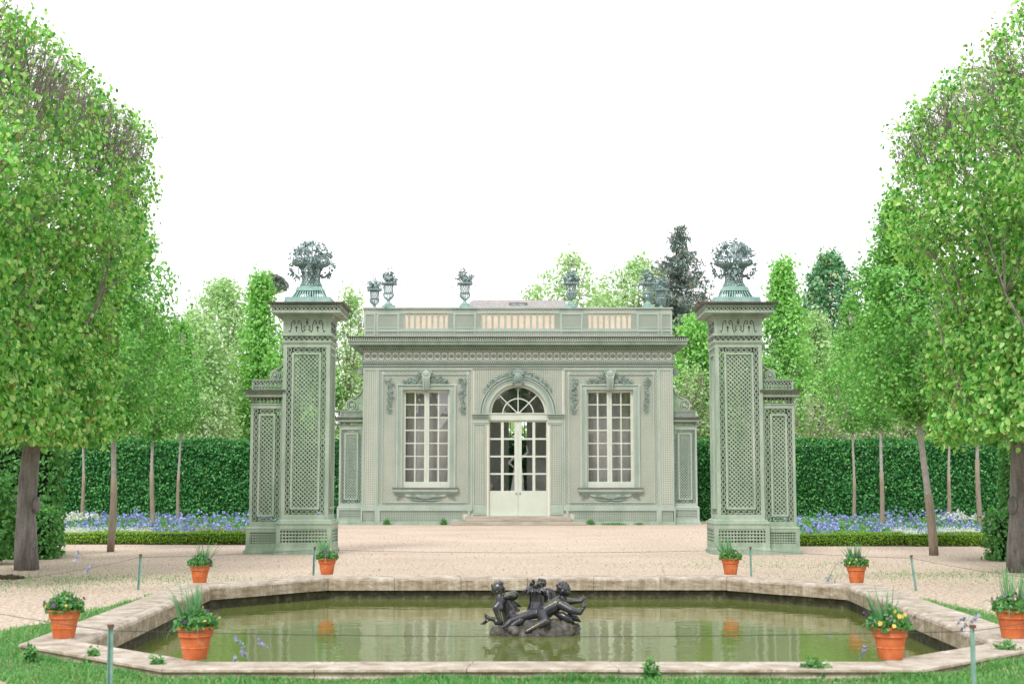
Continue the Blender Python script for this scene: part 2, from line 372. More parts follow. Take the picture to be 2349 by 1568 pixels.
def frame(mb, u0, u1, v0, v1, w, n0, n1):
    mb.box(u0,u1,v0,v0+w,n0,n1); mb.box(u0,u1,v1-w,v1,n0,n1)
    mb.box(u0,u0+w,v0+w,v1-w,n0,n1); mb.box(u1-w,u1,v0+w,v1-w,n0,n1)
def chain_line(mb, u0, v0, u1, v1, pair, R1, R2, n0, n1):
    L = math.hypot(u1-u0, v1-v0); k = max(1, round(L/pair)); 
    for j in range(k+1):
        t = j/k; mb.ring(u0+(u1-u0)*t, v0+(v1-v0)*t, R1*.68, R1, n0, n1, 12)
        if j < k:
            t = (j+.5)/k; mb.ring(u0+(u1-u0)*t, v0+(v1-v0)*t, R2*.45, R2, n0, n1, 8)
def chain(mb, u0, u1, v0, v1, pair, R1, R2, n0, n1):
    chain_line(mb,u0,v0,u0,v1,pair,R1,R2,n0,n1); chain_line(mb,u1,v0,u1,v1,pair,R1,R2,n0,n1)
    chain_line(mb,u0+pair,v0,u1-pair,v0,pair,R1,R2,n0,n1); chain_line(mb,u0+pair,v1,u1-pair,v1,pair,R1,R2,n0,n1)
def slots(mb, u0, u1, v0, v1, pitch, duty, n0, n1):
    k = max(1, round((u1-u0)/pitch)); p = (u1-u0)/k
    for j in range(k): mb.box(u0+p*(j+.5-duty/2), u0+p*(j+.5+duty/2), v0, v1, n0, n1)
def zig(mb, u0, u1, v0, v1, pitch, w, n0, n1, cross=False):
    k = max(1, round((u1-u0)/pitch)); p = (u1-u0)/k
    for j in range(k):
        a = u0+p*j
        if cross:
            mb.strip((a,v0),(a+p,v1),w,n0,n1); mb.strip((a,v1),(a+p,v0),w,n1+.001,n1+.001+(n1-n0))
        else:
            mb.strip((a,v0),(a+p/2,v1),w,n0,n1); mb.strip((a+p/2,v1),(a+p,v0),w,n1+.0005,n1+.0005+(n1-n0))
def shaft_face(mb, w, v0, v1, n=0.0, k=1.0, border=.09):
    """one openwork face: frame, ring chain, inner frame, diagonal lattice; u centred"""
    h = w/2; mb.box(-h,-h+border,v0,v1,n,n+.05); mb.box(h-border,h,v0,v1,n,n+.05)
    tb = .10*k; mb.box(-h+border,h-border,v0,v0+tb*1.2,n,n+.049); mb.box(-h+border,h-border,v1-tb,v1,n,n+.049)
    c = border+.062*k
    chain(mb,-h+c,h-c,v0+tb*1.2+.065*k,v1-tb-.065*k,.152*k,.057*k,.032*k,n+.008,n+.034)
    i = border+.125*k; a0, a1 = v0+tb*1.2+.13*k, v1-tb-.13*k
    frame(mb,-h+i,h-i,a0,a1,.052*k,n+.004,n+.058)
    lattice(mb,-h+i+.03*k,h-i-.03*k,a0+.03*k,a1-.03*k,.076*k,.0235*k,n+.010,.010)
def faces4(cx, cy, w, d):
    """frames of the four faces of a box footprint centred at cx,cy"""
    return [(Fr((cx,cy-d/2,0),(1,0,0),(0,0,1),(0,-1,0)), w), (Fr((cx+w/2+.003,cy,.0023),(0,1,0),(0,0,1),(1,0,0)), d-.006),
            (Fr((cx,cy+d/2,0),(-1,0,0),(0,0,1),(0,1,0)), w), (Fr((cx-w/2-.003,cy,.0023),(0,-1,0),(0,0,1),(-1,0,0)), d-.006)]
def collar(mb, cx, cy, w, d, v0, v1, p0, p1=None):
    """solid square moulding round footprint w x d projecting p0 (bottom) to p1 (top)"""
    p1 = p0 if p1 is None else p1; mb.fr = Fr((cx,cy,0))
    mb.frus((-w/2-p0,w/2+p0,-d/2-p0,d/2+p0), v0, (-w/2-p1,w/2+p1,-d/2-p1,d/2+p1), v1)
# ================================================================== PILLARS
YP = G(664, 1271)[1]
kP = .00287*YP/35.5
def pz(y): return ZY(y, YP)
def build_side_pier(parent, side, x_in, yf, width, depth, zs, k, backing=False):
    """openwork pier beside a pillar or the pavilion; side -1 = to the left; zs: foot, plinth top, shaft top, cornice top, attic top, scroll top"""
    z0, z1, z2, z3, z4, z5 = zs
    def fin(m, nm, mt):
        lim = x_in-side*.075
        m.v = [((max(v[0],lim) if side > 0 else min(v[0],lim)),v[1],v[2]) for v in m.v]
        return m.build(nm, mt, pr)
    PM = M_PAINT if not backing else M_PAINT2
    cx = x_in+side*width/2; cy = yf+depth/2
    pr = bpy.data.objects.new('side_pier', None); COL.objects.link(pr); pr.parent = parent; pr.empty_display_size = .1
    mb = MB()
    collar(mb,cx,cy,width,depth,z0,z0+.09*k,.12*k); collar(mb,cx,cy,width,depth,z0+.09*k,z0+.17*k,.085*k,.07*k)
    pt = z1-.03*k
    for fr, w in faces4(cx,cy,width+.12*k,depth+.12*k)[:4]:
        mb.fr = fr; frame(mb,-w/2,w/2,z0+.17*k,pt,.095*k,-.05,0)
        lattice(mb,-w/2+.09*k,w/2-.09*k,z0+.17*k+.09*k,pt-.09*k,.066*k,.03*k,-.04,.010,diag=False)
    fin(mb,'plinth',PM)
    if backing:
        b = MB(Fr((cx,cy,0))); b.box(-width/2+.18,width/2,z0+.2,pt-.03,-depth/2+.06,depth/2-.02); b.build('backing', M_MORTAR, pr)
    mb = MB(); collar(mb,cx,cy,width,depth,pt,pt+.05*k,.07*k,.03*k)
    for fr, w in faces4(cx,cy,width,depth):
        mb.fr = fr; mb.fr.O = mb.fr.O - mb.fr.N*.05; shaft_face(mb, w, pt+.05*k, z2, 0, k, .07*k)
    fin(mb,'shaft',PM)
    # cornice
    mb = MB(); hh = z3-z2
    for fr, w in faces4(cx,cy,width,depth):
        mb.fr = fr
        mb.box(-w/2-.02,w/2+.02,z2,z2+.03*k,-.05,.02); lo = z2+.03*k; hi = z2+hh*.48
        k2 = max(3, round(w/(.09*k)))
        for j in range(k2):
            u = -w/2+w*(j+.5)/k2; mb.ring(u,lo+(hi-lo)*.35,.018*k,.033*k,-.02,.01,8); mb.box(u-.012*k,u+.012*k,lo+(hi-lo)*.55,hi,-.02,.01)
        mb.box(-w/2-.02,w/2+.02,hi,hi+.025*k,-.05,.03)
        zig(mb,-w/2-.10*k,w/2+.10*k,hi+.10*k-.04*k,z3-.05*k,.075*k,.018*k,.10*k,.112*k,cross=True)
        mb.box(-w/2-.11*k,w/2+.11*k,hi+.025*k,hi+.06*k,.02,.115*k)
        mb.box(-w/2-.15*k,w/2+.15*k,z3-.05*k,z3-.025*k,.02,.15*k)
    fin(mb,'cornice',PM)
    mb = MB(); collar(mb,cx,cy,width,depth,z3-.025*k,z3,.20*k,.22*k); fin(mb,'cap',M_CAP_SHADE)
    mb = MB(); aw, ad = width-.02, depth-.06
    for fr, w in faces4(cx+0*side,cy,aw,ad):
        mb.fr = fr; frame(mb,-w/2,w/2,z3+.001,z4,.03*k,-.04,0)
        zig(mb,-w/2,w/2,z3+(z4-z3)*.42,z4-.03*k,.09*k,.02*k,-.03,-.018,cross=True)
        mb.box(-w/2,w/2,z3+(z4-z3)*.38,z3+(z4-z3)*.44,-.035,-.006)
        kk = max(3, round(w/(.075*k)))
        for j in range(kk): mb.ring(-w/2+w*(j+.5)/kk, z3+(z4-z3)*.24, .014*k,.03*k,-.03,-.012,8)
    collar(mb,cx,cy,aw,ad,z4,z4+.02*k,.02)
    fin(mb,'attic',PM)
    # scroll bracket, in the plane of the front
    raw = [(455,1013+22),(474,1060),(474,1110),(462,1150),(440,1185),(405,1208),(368,1222),(347,1252),(352,1284),(380,1303)]
    sc = (z5-z4)/(1303-991)
    def cv(p): return (x_in + side*(482-p[0])*sc, z4+.02*k+(1303-p[1])*sc)
    def smooth(pts, n=5):
        o = []
        for i in range(len(pts)-1):
            p0, p1, p2, p3 = pts[max(i-1,0)], pts[i], pts[i+1], pts[min(i+2,len(pts)-1)]
            for j in range(n):
                t = j/n; o.append(tuple(.5*((2*p1[a])+(-p0[a]+p2[a])*t+(2*p0[a]-5*p1[a]+4*p2[a]-p3[a])*t*t+(-p0[a]+3*p1[a]-3*p2[a]+p3[a])*t**3) for a in (0,1)))
        return o+[pts[-1]]
    crv = smooth([cv(p) for p in raw]); fr = Fr((0,yf+depth*.35,0)); mb = MB(fr); t0, t1 = -.07*k, .07*k
    mb.path(crv, .035*k, t0, t1)
    sx, sz = cv((392,1262)); R0 = 42*sc; sp = []
    for j in range(34):
        a = -PI/2 - side*0 + j*.42*(-side); rr = R0*(1-j/40); sp.append((sx+rr*math.cos(a), sz+rr*math.sin(a)))
    mb.path(sp, .03*k, t0-.01, t1+.02); mb.disc(sx,sz,R0*.32,t1,t1+.05,12); mb.ring(sx,sz,R0*.93,R0*1.03,t0,t1+.012,20)
    ux, uz = cv((452,1013)); mb.ring(ux,uz,16*sc,24*sc,t0,t1,14); mb.disc(ux,uz,20*sc,t1-.01,t1+.03,12)
    mb.build('scroll', M_PAINT if not backing else M_PAINT2, pr)
    zz = [c[1] for c in crv]
    def ins(u, v):
        if abs(u-x_in) > 1.5 or (u-x_in)*side < 0: return False
        best = None
        for (a, b) in zip(crv[:-1], crv[1:]):
            if min(a[1],b[1]) <= v <= max(a[1],b[1]):
                d = (a[0]-x_in)*side; best = d if best is None else max(best, d)
        if best is None: return False
        if math.hypot(u-sx,v-sz) < R0: return False
        return (u-x_in)*side < best
    mb = MB(fr); a, b2 = sorted((x_in, x_in+side*140*sc))
    lattice(mb,a,b2,z4+.02*k,z4+.02*k+230*sc,.066*k,.024*k,-.012,.012,inside=ins,step=.02)
    mb.build('scroll_lattice', M_PAINT if not backing else M_PAINT2, pr)
    return pr
def build_pillar(side):
    cx = AX + side*((535.9+427.7)/2+20.3-0)*YP/3262.5*1.0
    cx = AX + side*( (XY(1751,1000,YP)+XY(1644,1000,YP))/2 - AX )
    w = 1.18; cy = YP+w/2
    lab = 'left' if side < 0 else 'right'
    t = thing('trellis_pillar', 'tall pale green openwork trellis pillar with a lower side pier, %s of the pavilion' % lab, 'pillar', (0,0,0), 'pair of trellis pillars flanking the court')
    t.location = (cx, cy, 0)
    root = bpy.data.objects.new
    # all coordinates below are world; parts keep them through an inverse offset
    off = Vector((cx,cy,0))
    z = dict(foot=0, foot1=pz(1262), pl=pz(1202.5), tor=pz(1193), sh0=pz(1190), sh1=pz(787.3), zg=pz(764.8), fr=pz(729.2))
    before = set(bpy.data.objects)
    mb = MB(); collar(mb,cx,cy,w,w,0,.10,.14); collar(mb,cx,cy,w,w,.10,.18,.12,.10)
    top = z['pl']
    for fr, ww in faces4(cx,cy,w+.2,w+.2):
        mb.fr = fr; frame(mb,-ww/2,ww/2,.18,top,.11,-.05,0)
        lattice(mb,-ww/2+.1,ww/2-.1,.28,top-.10,.081,.034,-.04,.012,diag=False)
    mb.build('plinth', M_PAINT, t)
    mb = MB(); collar(mb,cx,cy,w,w,top,top+.03,.11,.12); collar(mb,cx,cy,w,w,top+.03,top+.075,.12,.11); collar(mb,cx,cy,w,w,top+.075,top+.10,.07); collar(mb,cx,cy,w,w,top+.10,top+.13,.07,.02)
    mb.build('base_moulding', M_PAINT, t)
    s0 = top+.13
    mb = MB()
    for fr, ww in faces4(cx,cy,w,w):
        fr.O = fr.O - fr.N*.05; mb.fr = fr; shaft_face(mb, ww, s0, z['sh1'], 0, 1.0, .095)
    mb.build('shaft', M_PAINT, t)
    # capital
    mb = MB(); a, b, c = z['sh1'], z['zg'], z['fr']
    for fr, ww in faces4(cx,cy,w,w):
        mb.fr = fr; W = ww/2
        mb.box(-W-.02,W+.02,a,a+.03,-.05,.02); mb.box(-W-.035,W+.035,a+.03,a+.075,-.05,.035)
        mb.box(-W-.05,W+.05,a+.20,b,-.05,.05); mb.box(-W-.03,W+.03,a+.175,a+.2,-.05,.03)
        zig(mb,-W,W,a+.075,a+.175,.125,.02,-.01,.004)
        mb.box(-W-.012,-W+.055,b,c+.02,-.05,.012); mb.box(W-.055,W+.012,b,c+.02,-.05,.012)
    mb.build('capital_moulding', M_PAINT, t)
    # frieze: board with cut scrolls (dark inlaid scroll lines with depth)
    mb = MB()
    for fr, ww in faces4(cx,cy,w-.002,w-.002):
        mb.fr = fr; mb.box(-ww/2+.05,ww/2-.05,b+.001,c,-.035,-.002)
    mb.build('frieze_board', M_PAINT, t)
    mb = MB(); hh = c-b
    for fr, ww in faces4(cx,cy,w,w):
        mb.fr = fr
        for m in (-1,1):
            for q in (-.29,.0,.29):
                if q == 0 and m < 0: continue
            for q in (-.27,.27):
                uu = q; 
                pts = [(uu+m*.20,b+.07*hh/.37),(uu+m*.16,b+hh*.10),(uu+m*.13,b+hh*.30),(uu+m*.13,b+hh*.55),(uu+m*.10,b+hh*.78),(uu+m*.06,b+hh*.86),(uu+m*.03,b+hh*.75),(uu+m*.045,b+hh*.62),(uu+m*.07,b+hh*.66)]
                mb.path(pts,.018,-.003,.004)
            mb.path([(m*.03,b+hh*.3),(m*.06,b+hh*.22),(m*.085,b+hh*.38),(m*.06,b+hh*.5),(m*.04,b+hh*.42)],.016,-.003,.004)
            mb.box(m*.27-.011,m*.27+.011,b+hh*.12,b+hh*.5,-.003,.004); mb.strip((m*.27-.03,b+hh*.36),(m*.27,b+hh*.46),.02,-.002,.005)
            mb.strip((m*.27+.03,b+hh*.36),(m*.27,b+hh*.46),.02,-.001,.006)
        mb.box(-.011,.011,b+hh*.55,b+hh*.95,-.003,.004); mb.box(-.035,.035,b+hh*.7,b+hh*.76,-.002,.005)
    mb.build('frieze_scrollwork', M_DARKM, t)
    # big cornice
    P = .28; e0 = ZY(717.4, YP-.1); e1 = ZY(716.5, YP-P); e2 = ZY(700.2, YP-P); e3 = ZY(691.8, YP-P-.1)
    mb = MB()
    for fr, ww in faces4(cx,cy,w,w):
        mb.fr = fr; W = ww/2
        mb.box(-W-.03,W+.03,c,c+.05,-.06,.03); mb.box(-W-.07,W+.07,c+.05,c+.08,-.06,.07)
        slots(mb,-W-.1,W+.1,c+.08,e1+.0,.075,.45,.07,.10)
        mb.box(-W-P+.03,W+P-.03,e1-.02,e1-.002,.02,P-.03)
        mb.box(-W-P,W+P,e1,e1+.045,P-.05,P); mb.box(-W-P,W+P,e2-.03,e2,P-.05,P)
        zig(mb,-W-P,W+P,e1+.04,e2-.025,.105,.024,P-.035,P-.022,cross=True)
        slots(mb,-W-P-.05,W+P+.05,e2,e3-.03,.07,.4,P-.02,P+.01)
        mb.box(-W-P,W+P,e2,e3-.03,P-.09,P-.07)
    mb.build('cornice', M_PAINT, t)
    mb = MB(); collar(mb,cx,cy,w,w,e3-.03,e3,P+.09,P+.11); mb.build('cap', M_CAP_SHADE, t)
    mb = MB(); collar(mb,cx,cy,w,w,e1+.046,e3-.031,P-.10); mb.build('cornice_painted_shade', M_CAP_SHADE, t)  # dark block painting in the shade seen through the cornice openwork
    zs = (0, pz(1209), pz(927), pz(894), pz(870.3), pz(870.3)+312*kP)
    build_side_pier(t, side, cx+side*w/2, YP+.14, .82, .90, zs, 1.0)
    for o in set(bpy.data.objects)-before:
        if o.parent == t: o.location = o.location - off
    return t, cx, cy, e3
def build_basket(cx, cy, zb, label):
    t = thing('flower_basket', label, 'flower basket', (cx,cy,zb), 'copper flower baskets crowning the trellis pillars')
    mb = MB(Fr()); mb.frus((-.58,.58,-.58,.58),0,(-.55,.55,-.55,.55),.16); mb.build('base_block', M_COPPERB, t)
    mb = MB(Fr())
    for fr, w in faces4(0,0,.70,.70):
        mb.fr = fr
        for j in range(12):
            u = -.5+1.0*j/11; i = len(mb.v); 
            mb.fr = fr; a, b = u*.80, u*.62
            p = fr.p; ww = .016
            mb.v += [p(a-ww,.16,.06),p(a+ww,.16,.06),p(b+ww,.33,-.04),p(b-ww,.33,-.04),p(a-ww,.16,.035),p(a+ww,.16,.035),p(b+ww,.33,-.065),p(b-ww,.33,-.065)]
            mb.f += [(i,i+1,i+2,i+3),(i+7,i+6,i+5,i+4),(i,i+4,i+5,i+1),(i+1,i+5,i+6,i+2),(i+2,i+6,i+7,i+3),(i+3,i+7,i+4,i)]
    mb.fr = Fr(); mb.frus((-.42,.42,-.42,.42),.158,(-.40,.40,-.40,.40),.175); mb.frus((-.33,.33,-.33,.33),.33,(-.30,.30,-.30,.30),.42)
    mb.lathe([(.29,.42),(.28,.46)],seg=20)
    for j in range(22):
        a = 2*PI*j/22; mb.tube([(.28*math.cos(a),.28*math.sin(a),.45),(.235*math.cos(a),.235*math.sin(a),.53)],.016,4)
    mb.build('stepped_foot', M_COPPERB, t)
    # woven neck and flared rim
    mb = MB(); prof = [(.225,.52),(.215,.62),(.22,.75),(.25,.85),(.32,.92)]
    def rad(z):
        for (r0,z0),(r1,z1) in zip(prof[:-1],prof[1:]):
            if z0 <= z <= z1: return r0+(r1-r0)*(z-z0)/(z1-z0)
        return prof[-1][0]
    for s in (1,-1):
        for j in range(18):
            mb.tube([(rad(.52+.4*q/8)*math.cos(2*PI*j/18+s*q*.13),rad(.52+.4*q/8)*math.sin(2*PI*j/18+s*q*.13),.52+.4*q/8) for q in range(9)],.0105,4)
    for (r,z,q) in ((.235,.52,.018),(.23,.56,.012)): mb.tube([(r*math.cos(a*PI/12),r*math.sin(a*PI/12),z) for a in range(25)],q,5)
    mb.build('woven_neck', M_COPPER, t)
    mb = MB(); mb.lathe([(.30,.905),(.40,.945),(.43,.96),(.40,.965)],seg=28)
    for j in range(40):
        a = 2*PI*j/40; c_, s_ = math.cos(a), math.sin(a)
        mb.tube([(.42*c_,.42*s_,.955),(.47*c_,.47*s_,1.0),(.455*c_,.455*s_,1.05),(.40*c_,.40*s_,1.075)],.0125,4)
    for (r,z) in ((.40,1.075),(.42,.955)): mb.tube([(r*math.cos(a*PI/14),r*math.sin(a*PI/14),z) for a in range(29)],.014,5)
    mb.build('basket_rim', M_COPPER, t, smooth=True)
    mb = MB()
    for j in range(135):
        th = random.uniform(0,2*PI); ph = math.acos(random.uniform(.02,1)); rr = random.uniform(.65,1.0)
        c = Vector((.56*rr*math.sin(ph)*math.cos(th), .56*rr*math.sin(ph)*math.sin(th), 1.06+.50*rr*math.cos(ph)))
        n = (c-Vector((0,0,.95))).normalized()+Vector((random.uniform(-.4,.4),random.uniform(-.4,.4),random.uniform(-.3,.4)))
        if j % 2 == 0: mb.rosette(c, n, random.uniform(.045,.078), random.choice((5,6)))
        else:
            for q in range(3): mb.leaf(c,(random.gauss(0,1),random.gauss(0,1),random.gauss(.3,1)),(random.gauss(0,1),random.gauss(0,1),1),random.uniform(.07,.14),.05)
        if j % 3 == 0: mb.tube([(c.x*.25,c.y*.25,1.0),(c.x*.6,c.y*.6,1.0+(c.z-1)*.6),tuple(c)],.005,4)
    for j in range(16):
        th = random.uniform(0,2*PI); r = random.uniform(.48,.60); z = random.uniform(1.0,1.5); q = Vector((r*math.cos(th),r*math.sin(th),z))
        mb.tube([(q.x*.5,q.y*.5,1.1),(q.x*.85,q.y*.85,z+.06),tuple(q)],.0045,4)
        for l in range(5): mb.leaf(q+Vector((0,0,-.035*l)),(random.gauss(0,1),random.gauss(0,1),-.6),(random.gauss(0,1),0,1),.06,.035)
    mb.build('flowers', M_COPPER, t)
    mb = MB()
    for q in range(4):
        a0 = q*PI/2
        for j in range(34):
            s = j/33; a = a0; r = .25+.27*math.sin(PI*min(1,s*1.0)*.55)*1.0; z = .70+.30*(s**2.0)-.06*math.sin(PI*s)
            c = Vector((r*math.cos(a), r*math.sin(a), z))+Vector([random.gauss(0,.028) for _ in range(3)])
            n = Vector((random.gauss(0,1),random.gauss(0,1),random.gauss(0,1)))
            if j % 2: mb.rosette(c, n, random.uniform(.035,.05))
            else:
                for l in range(3): mb.leaf(c,[random.gauss(0,1) for _ in range(3)],[random.gauss(0,1) for _ in range(3)],.09,.045)
    for j in range(60):
        a = random.uniform(0,2*PI); r = random.uniform(.22,.33); c = Vector((r*math.cos(a),r*math.sin(a),random.uniform(.74,.97)))
        if j % 2: mb.rosette(c,c-Vector((0,0,.8)),random.uniform(.035,.05))
        else: mb.leaf(c,[random.gauss(0,1) for _ in range(3)],[random.gauss(0,1) for _ in range(3)],.1,.05)
    mb.build('garland', M_COPPER, t)
    return t
for sd, nm in ((-1,'left'),(1,'right')):
    t, cx, cy, ze = build_pillar(sd)
    bk = build_basket(cx, cy, ze, 'verdigris copper basket overflowing with metal flowers on top of the %s trellis pillar' % nm); bk.scale = (1.04,1.04,1.13)
# ================================================================== PAVILION
YB = G(1189, 1203)[1]; kB = YB/(F*cT+216*sT)
def bx(x): return (x-1189)*kB
def bz(y, pr=0.0): return ZY(y, YB-pr)
PAV = thing('trellis_pavilion', 'pale green and cream trellis-clad garden pavilion with arched glass door between two tall windows', 'pavilion', (AX,YB,0))
FF = Fr((0,0,0))       # local: u=x, v=z, n=-y ; front plane n=0
HW = bx(1545); DEP = 8.0
def part(mb, name, mat, parent=PAV, **k): return mb.build(name, mat, parent, **k)
def halves(mb, name, mat, parent=PAV):
    """two objects, one for each side of the axis"""
    for s in (-1,1):
        m = MB(); idx = {}
        for f in mb.f:
            if (sum(mb.v[i][0] for i in f)/len(f) >= 0) != (s > 0): continue
            g = []
            for i in f:
                if i not in idx: idx[i] = len(m.v); m.v.append(mb.v[i])
                g.append(idx[i])
            m.f.append(tuple(g))
        m.build(name, mat, parent)
Zw0, Zw1 = bz(1118.5), bz(893)         # window opening
WX = [(bx(923.8), bx(1031.7)), (bx(1346.3), bx(1454.2))]
DZ0 = bz(1183); SPR = bz(948.5); RA = 67.5*kB
top = bz(804)
ZT = bz(704.8)
# wall body with real openings
mb = MB(FF); th = -.35
def wbox(u0,u1,v0,v1): mb.box(u0,u1,v0,v1,th,0)
(w1a,w1b),(w2a,w2b) = WX
wbox(-HW+.05,w1a,0,top); wbox(w2b,HW-.05,0,top)
wbox(w1b,-RA,0,top); wbox(RA,w2a,0,top)
for a,b2 in WX: wbox(a,b2,0,Zw0); wbox(a,b2,Zw1,top)
wbox(-RA,RA,0,DZ0)
NS = 24
for j in range(NS):
    a0, a1 = PI-PI*j/NS, PI-PI*(j+1)/NS
    p0, p1 = (RA*math.cos(a0), SPR+RA*math.sin(a0)), (RA*math.cos(a1), SPR+RA*math.sin(a1))
    mb.prism([p0,p1,(p1[0],top),(p0[0],top)], th, 0)
mb.fr = Fr((-HW+.05,0,0),(0,1,0),(0,0,1),(-1,0,0)); mb.box(.351,DEP,0,top,th,0)
mb.fr = Fr((HW-.05,0,0),(0,1,0),(0,0,1),(1,0,0)); mb.box(.351,DEP,0,top,th,0)
# rear wall with one tall arched opening
mb.fr = Fr((0,DEP,0)); RO = 1.0; SO = bz(990)
mb.box(-HW+.41,-RO,0,top,0,.3); mb.box(RO,HW-.41,0,top,0,.3); mb.box(-RO,RO,0,.9,0,.3)
for j in range(12):
    a0, a1 = PI-PI*j/12, PI-PI*(j+1)/12
    mb.prism([(RO*math.cos(a0),SO+RO*math.sin(a0)),(RO*math.cos(a1),SO+RO*math.sin(a1)),(RO*math.cos(a1),top),(RO*math.cos(a0),top)],0,.3)
part(mb,'wall',M_CREAM)
mb = MB(Fr()); mb.box(-HW+.4,HW-.4,DZ0-.12,DZ0-.02,-DEP+.05,-.36); part(mb,'interior_floor',M_INT); mb = MB(Fr()); mb.box(-HW+.4,HW-.4,top-.3,top-.1,-DEP+.05,-.36); part(mb,'interior_ceiling',M_INT)
mb = MB(Fr())   # inner partition walls
for s in (-1,1):
    mb.box(s*2.2-.06,s*2.2+.06,DZ0,top-.31,-DEP+1.2,-1.1)
    a_, b_ = sorted((s*.42,s*2.13)); mb.box(a_,b_,DZ0,top-.31,-3.4,-3.25)
halves(mb,'interior_partition',M_INT)
for (a_,b_) in WX:
    mb = MB(Fr()); c_ = (a_+b_)/2
    for (u0,u1) in ((c_-1.35,c_+1.35),):
        k_n = 54
        for j in range(k_n):
            x0_, x1_ = u0+(u1-u0)*j/k_n, u0+(u1-u0)*(j+1)/k_n; fy = lambda q: 1.0+.018*math.sin(q*1.1)+.03*math.sin(q*.37+1); y0_, y1_ = fy(j), fy(j+1)
            mb.quad((x0_,y0_,DZ0),(x1_,y1_,DZ0),(x1_,y1_,Zw1+.3),(x0_,y0_,Zw1+.3))
    halves_c = mb.build('curtain',M_INT,PAV)
mb = MB(Fr((0,DEP-.1,0)))
for u in (-.35,0,.35): mb.strip((u,.9),(u,SO+.9*RO),.03,0,.04)
for j in range(6): mb.strip((-RO,1.2+j*.62),(RO,1.2+j*.62),.03,.005,.035)
mb.ring(0,SO-.2,.40,.46,-.01,.03,20)
part(mb,'rear_grille',M_DARKM)
# lattice skins and frames -------------------------------------------------
XC = bx(1085); XF = bx(867)
bays = [(bx(866),bx(1084.5),0), (bx(1293.5),bx(1512),1)]
lat = MB(FF); frm = MB(FF); chn = MB(FF)
zb0, zb1 = bz(1161.5), bz(845.4)
for (a,b2,i) in bays:
    wa, wb = WX[i]
    arch_o = (wa-.28, wb+.28, Zw0-.05, Zw1+.235)
    frame(frm,a,b2,zb0,zb1,.065,.0,.075)
    ia, ib = a+.205, b2-.205; iz0, iz1 = bz(1153), bz(856.6)
    frame(frm,ia,ib,iz0,iz1,.06,.0,.07)
    chain(chn,a+.135,b2-.135,(zb0+.065+iz0)/2,(iz1+zb1-.065)/2,.20,.062,.038,.01,.035)
    ins = lambda u,v,q=arch_o: not (q[0] < u < q[1] and q[2]-.2 < v < q[3])
    lattice(lat,ia+.05,ib-.05,iz0+.05,iz1-.05,.084,.025,.008,.012,inside=ins,step=.05)
halves(chn,'ring_border',M_PAINT2)
pil = MB(FF)
for s in (-1,1):
    u0, u1 = sorted((s*HW, s*bx(1512)))
    pil.box(u0,u1,zb0,zb1,.0,.05); frame(pil,u0,u1,zb0,zb1,.075,.05,.09)
halves(pil,'corner_pilaster_backing',M_CREAM)
for s in (-1,1):
    u0, u1 = sorted((s*HW, s*bx(1512)))
    frame(frm,u0-.002,u1+.002,zb0-.002,zb1+.002,.078,.052,.10)
    lattice(lat,u0+.07,u1-.07,zb0+.07,zb1-.07,.098,.030,.052,.012,diag=False)
    # side walls of the building: lattice
    f0 = lat.fr; lat.fr = Fr((s*(HW-.05),0,0),(0,1,0),(0,0,1),(s,0,0)); lattice(lat,.1,DEP-.1,zb0,zb1,.12,.045,.005,.02,diag=False); lat.fr = f0
# centre bay squares round the arch
RO2 = 89*kB; za = bz(950)
cb0, cb1 = bz(972), zb1
insC = lambda u,v: (v > za and math.hypot(u,v-SPR) > RO2-.03) and abs(u) < XC*-1-.02
lattice(lat,XC+.02,-XC-.02,za,cb1,.098,.030,.008,.014,diag=False,inside=insC,step=.04)
for s in (-1,1):
    p0, p1 = sorted((s*bx(1293), s*bx(1261)))
    frame(frm,p0+.005,p1-.005,bz(1180),bz(970),.07,.0,.06)
    lattice(lat,p0+.06,p1-.06,bz(1158),bz(974),.098,.030,.008,.014,diag=False)
    frm.box(p0+.07,p1-.07,bz(1176),bz(1158),.0,.05)
part(lat,'wall_lattice',M_PAINT2)
halves(frm,'panel_frame',M_PAINT2)
# plinth
mb = MB(FF); q0, q1 = bz(1196.5), bz(1171)
sx1, sx2 = bx(1341), bx(1309)
stz = bz(1195)
for s in (-1,1):
    def sb(u0,u1,v0,v1,n0,n1):
        a, b2 = sorted((s*u0,s*u1)); mb.box(a,b2,v0,v1,n0,n1)
    sb(sx1,HW+.05,0,q0,.0,.12); sb(-XC,HW+.05,q1,bz(1163),.0,.12); sb(-XC,HW+.04,bz(1163),zb0,.0,.10)
    sb(HW-.02,HW+.05,q0,q1,.0,.12); sb(bx(1504),bx(1516),q0,q1,.0,.119)
    sb(sx1-.0,sx1+.09,q0,stz+.06,.0,.119); sb(-XC+.1,-XC+.22,stz+.13,q1,0,.118); sb(sx2+.0,sx1,stz,stz+.09,0,.118)
    a, b2 = sorted((s*(sx2+.12),s*(HW-.05)))
    lattice(mb,a,b2,q0-.0,q1,.095,.040,.05,.014,diag=False)
    mb.fr = Fr((s*(HW-.05),0,0),(0,1,0),(0,0,1),(s,0,0)); mb.box(0,DEP,0,q0,0,.09); mb.box(0,DEP,q1,zb0,0,.09); lattice(mb,.05,DEP-.05,q0,q1,.095,.04,.02,.014,diag=False); mb.fr = FF
halves(mb,'plinth',M_PAINT2)
# steps
mb = MB(Fr()); mb.box(-bx(1341)-.0,bx(1341),0,stz,.0,1.0); part(mb,'step',M_STEP,bevel=.02)
mb = MB(Fr()); mb.box(-bx(1309),bx(1309),stz+.001,DZ0,.0,.62); part(mb,'step',M_STEP,bevel=.02)
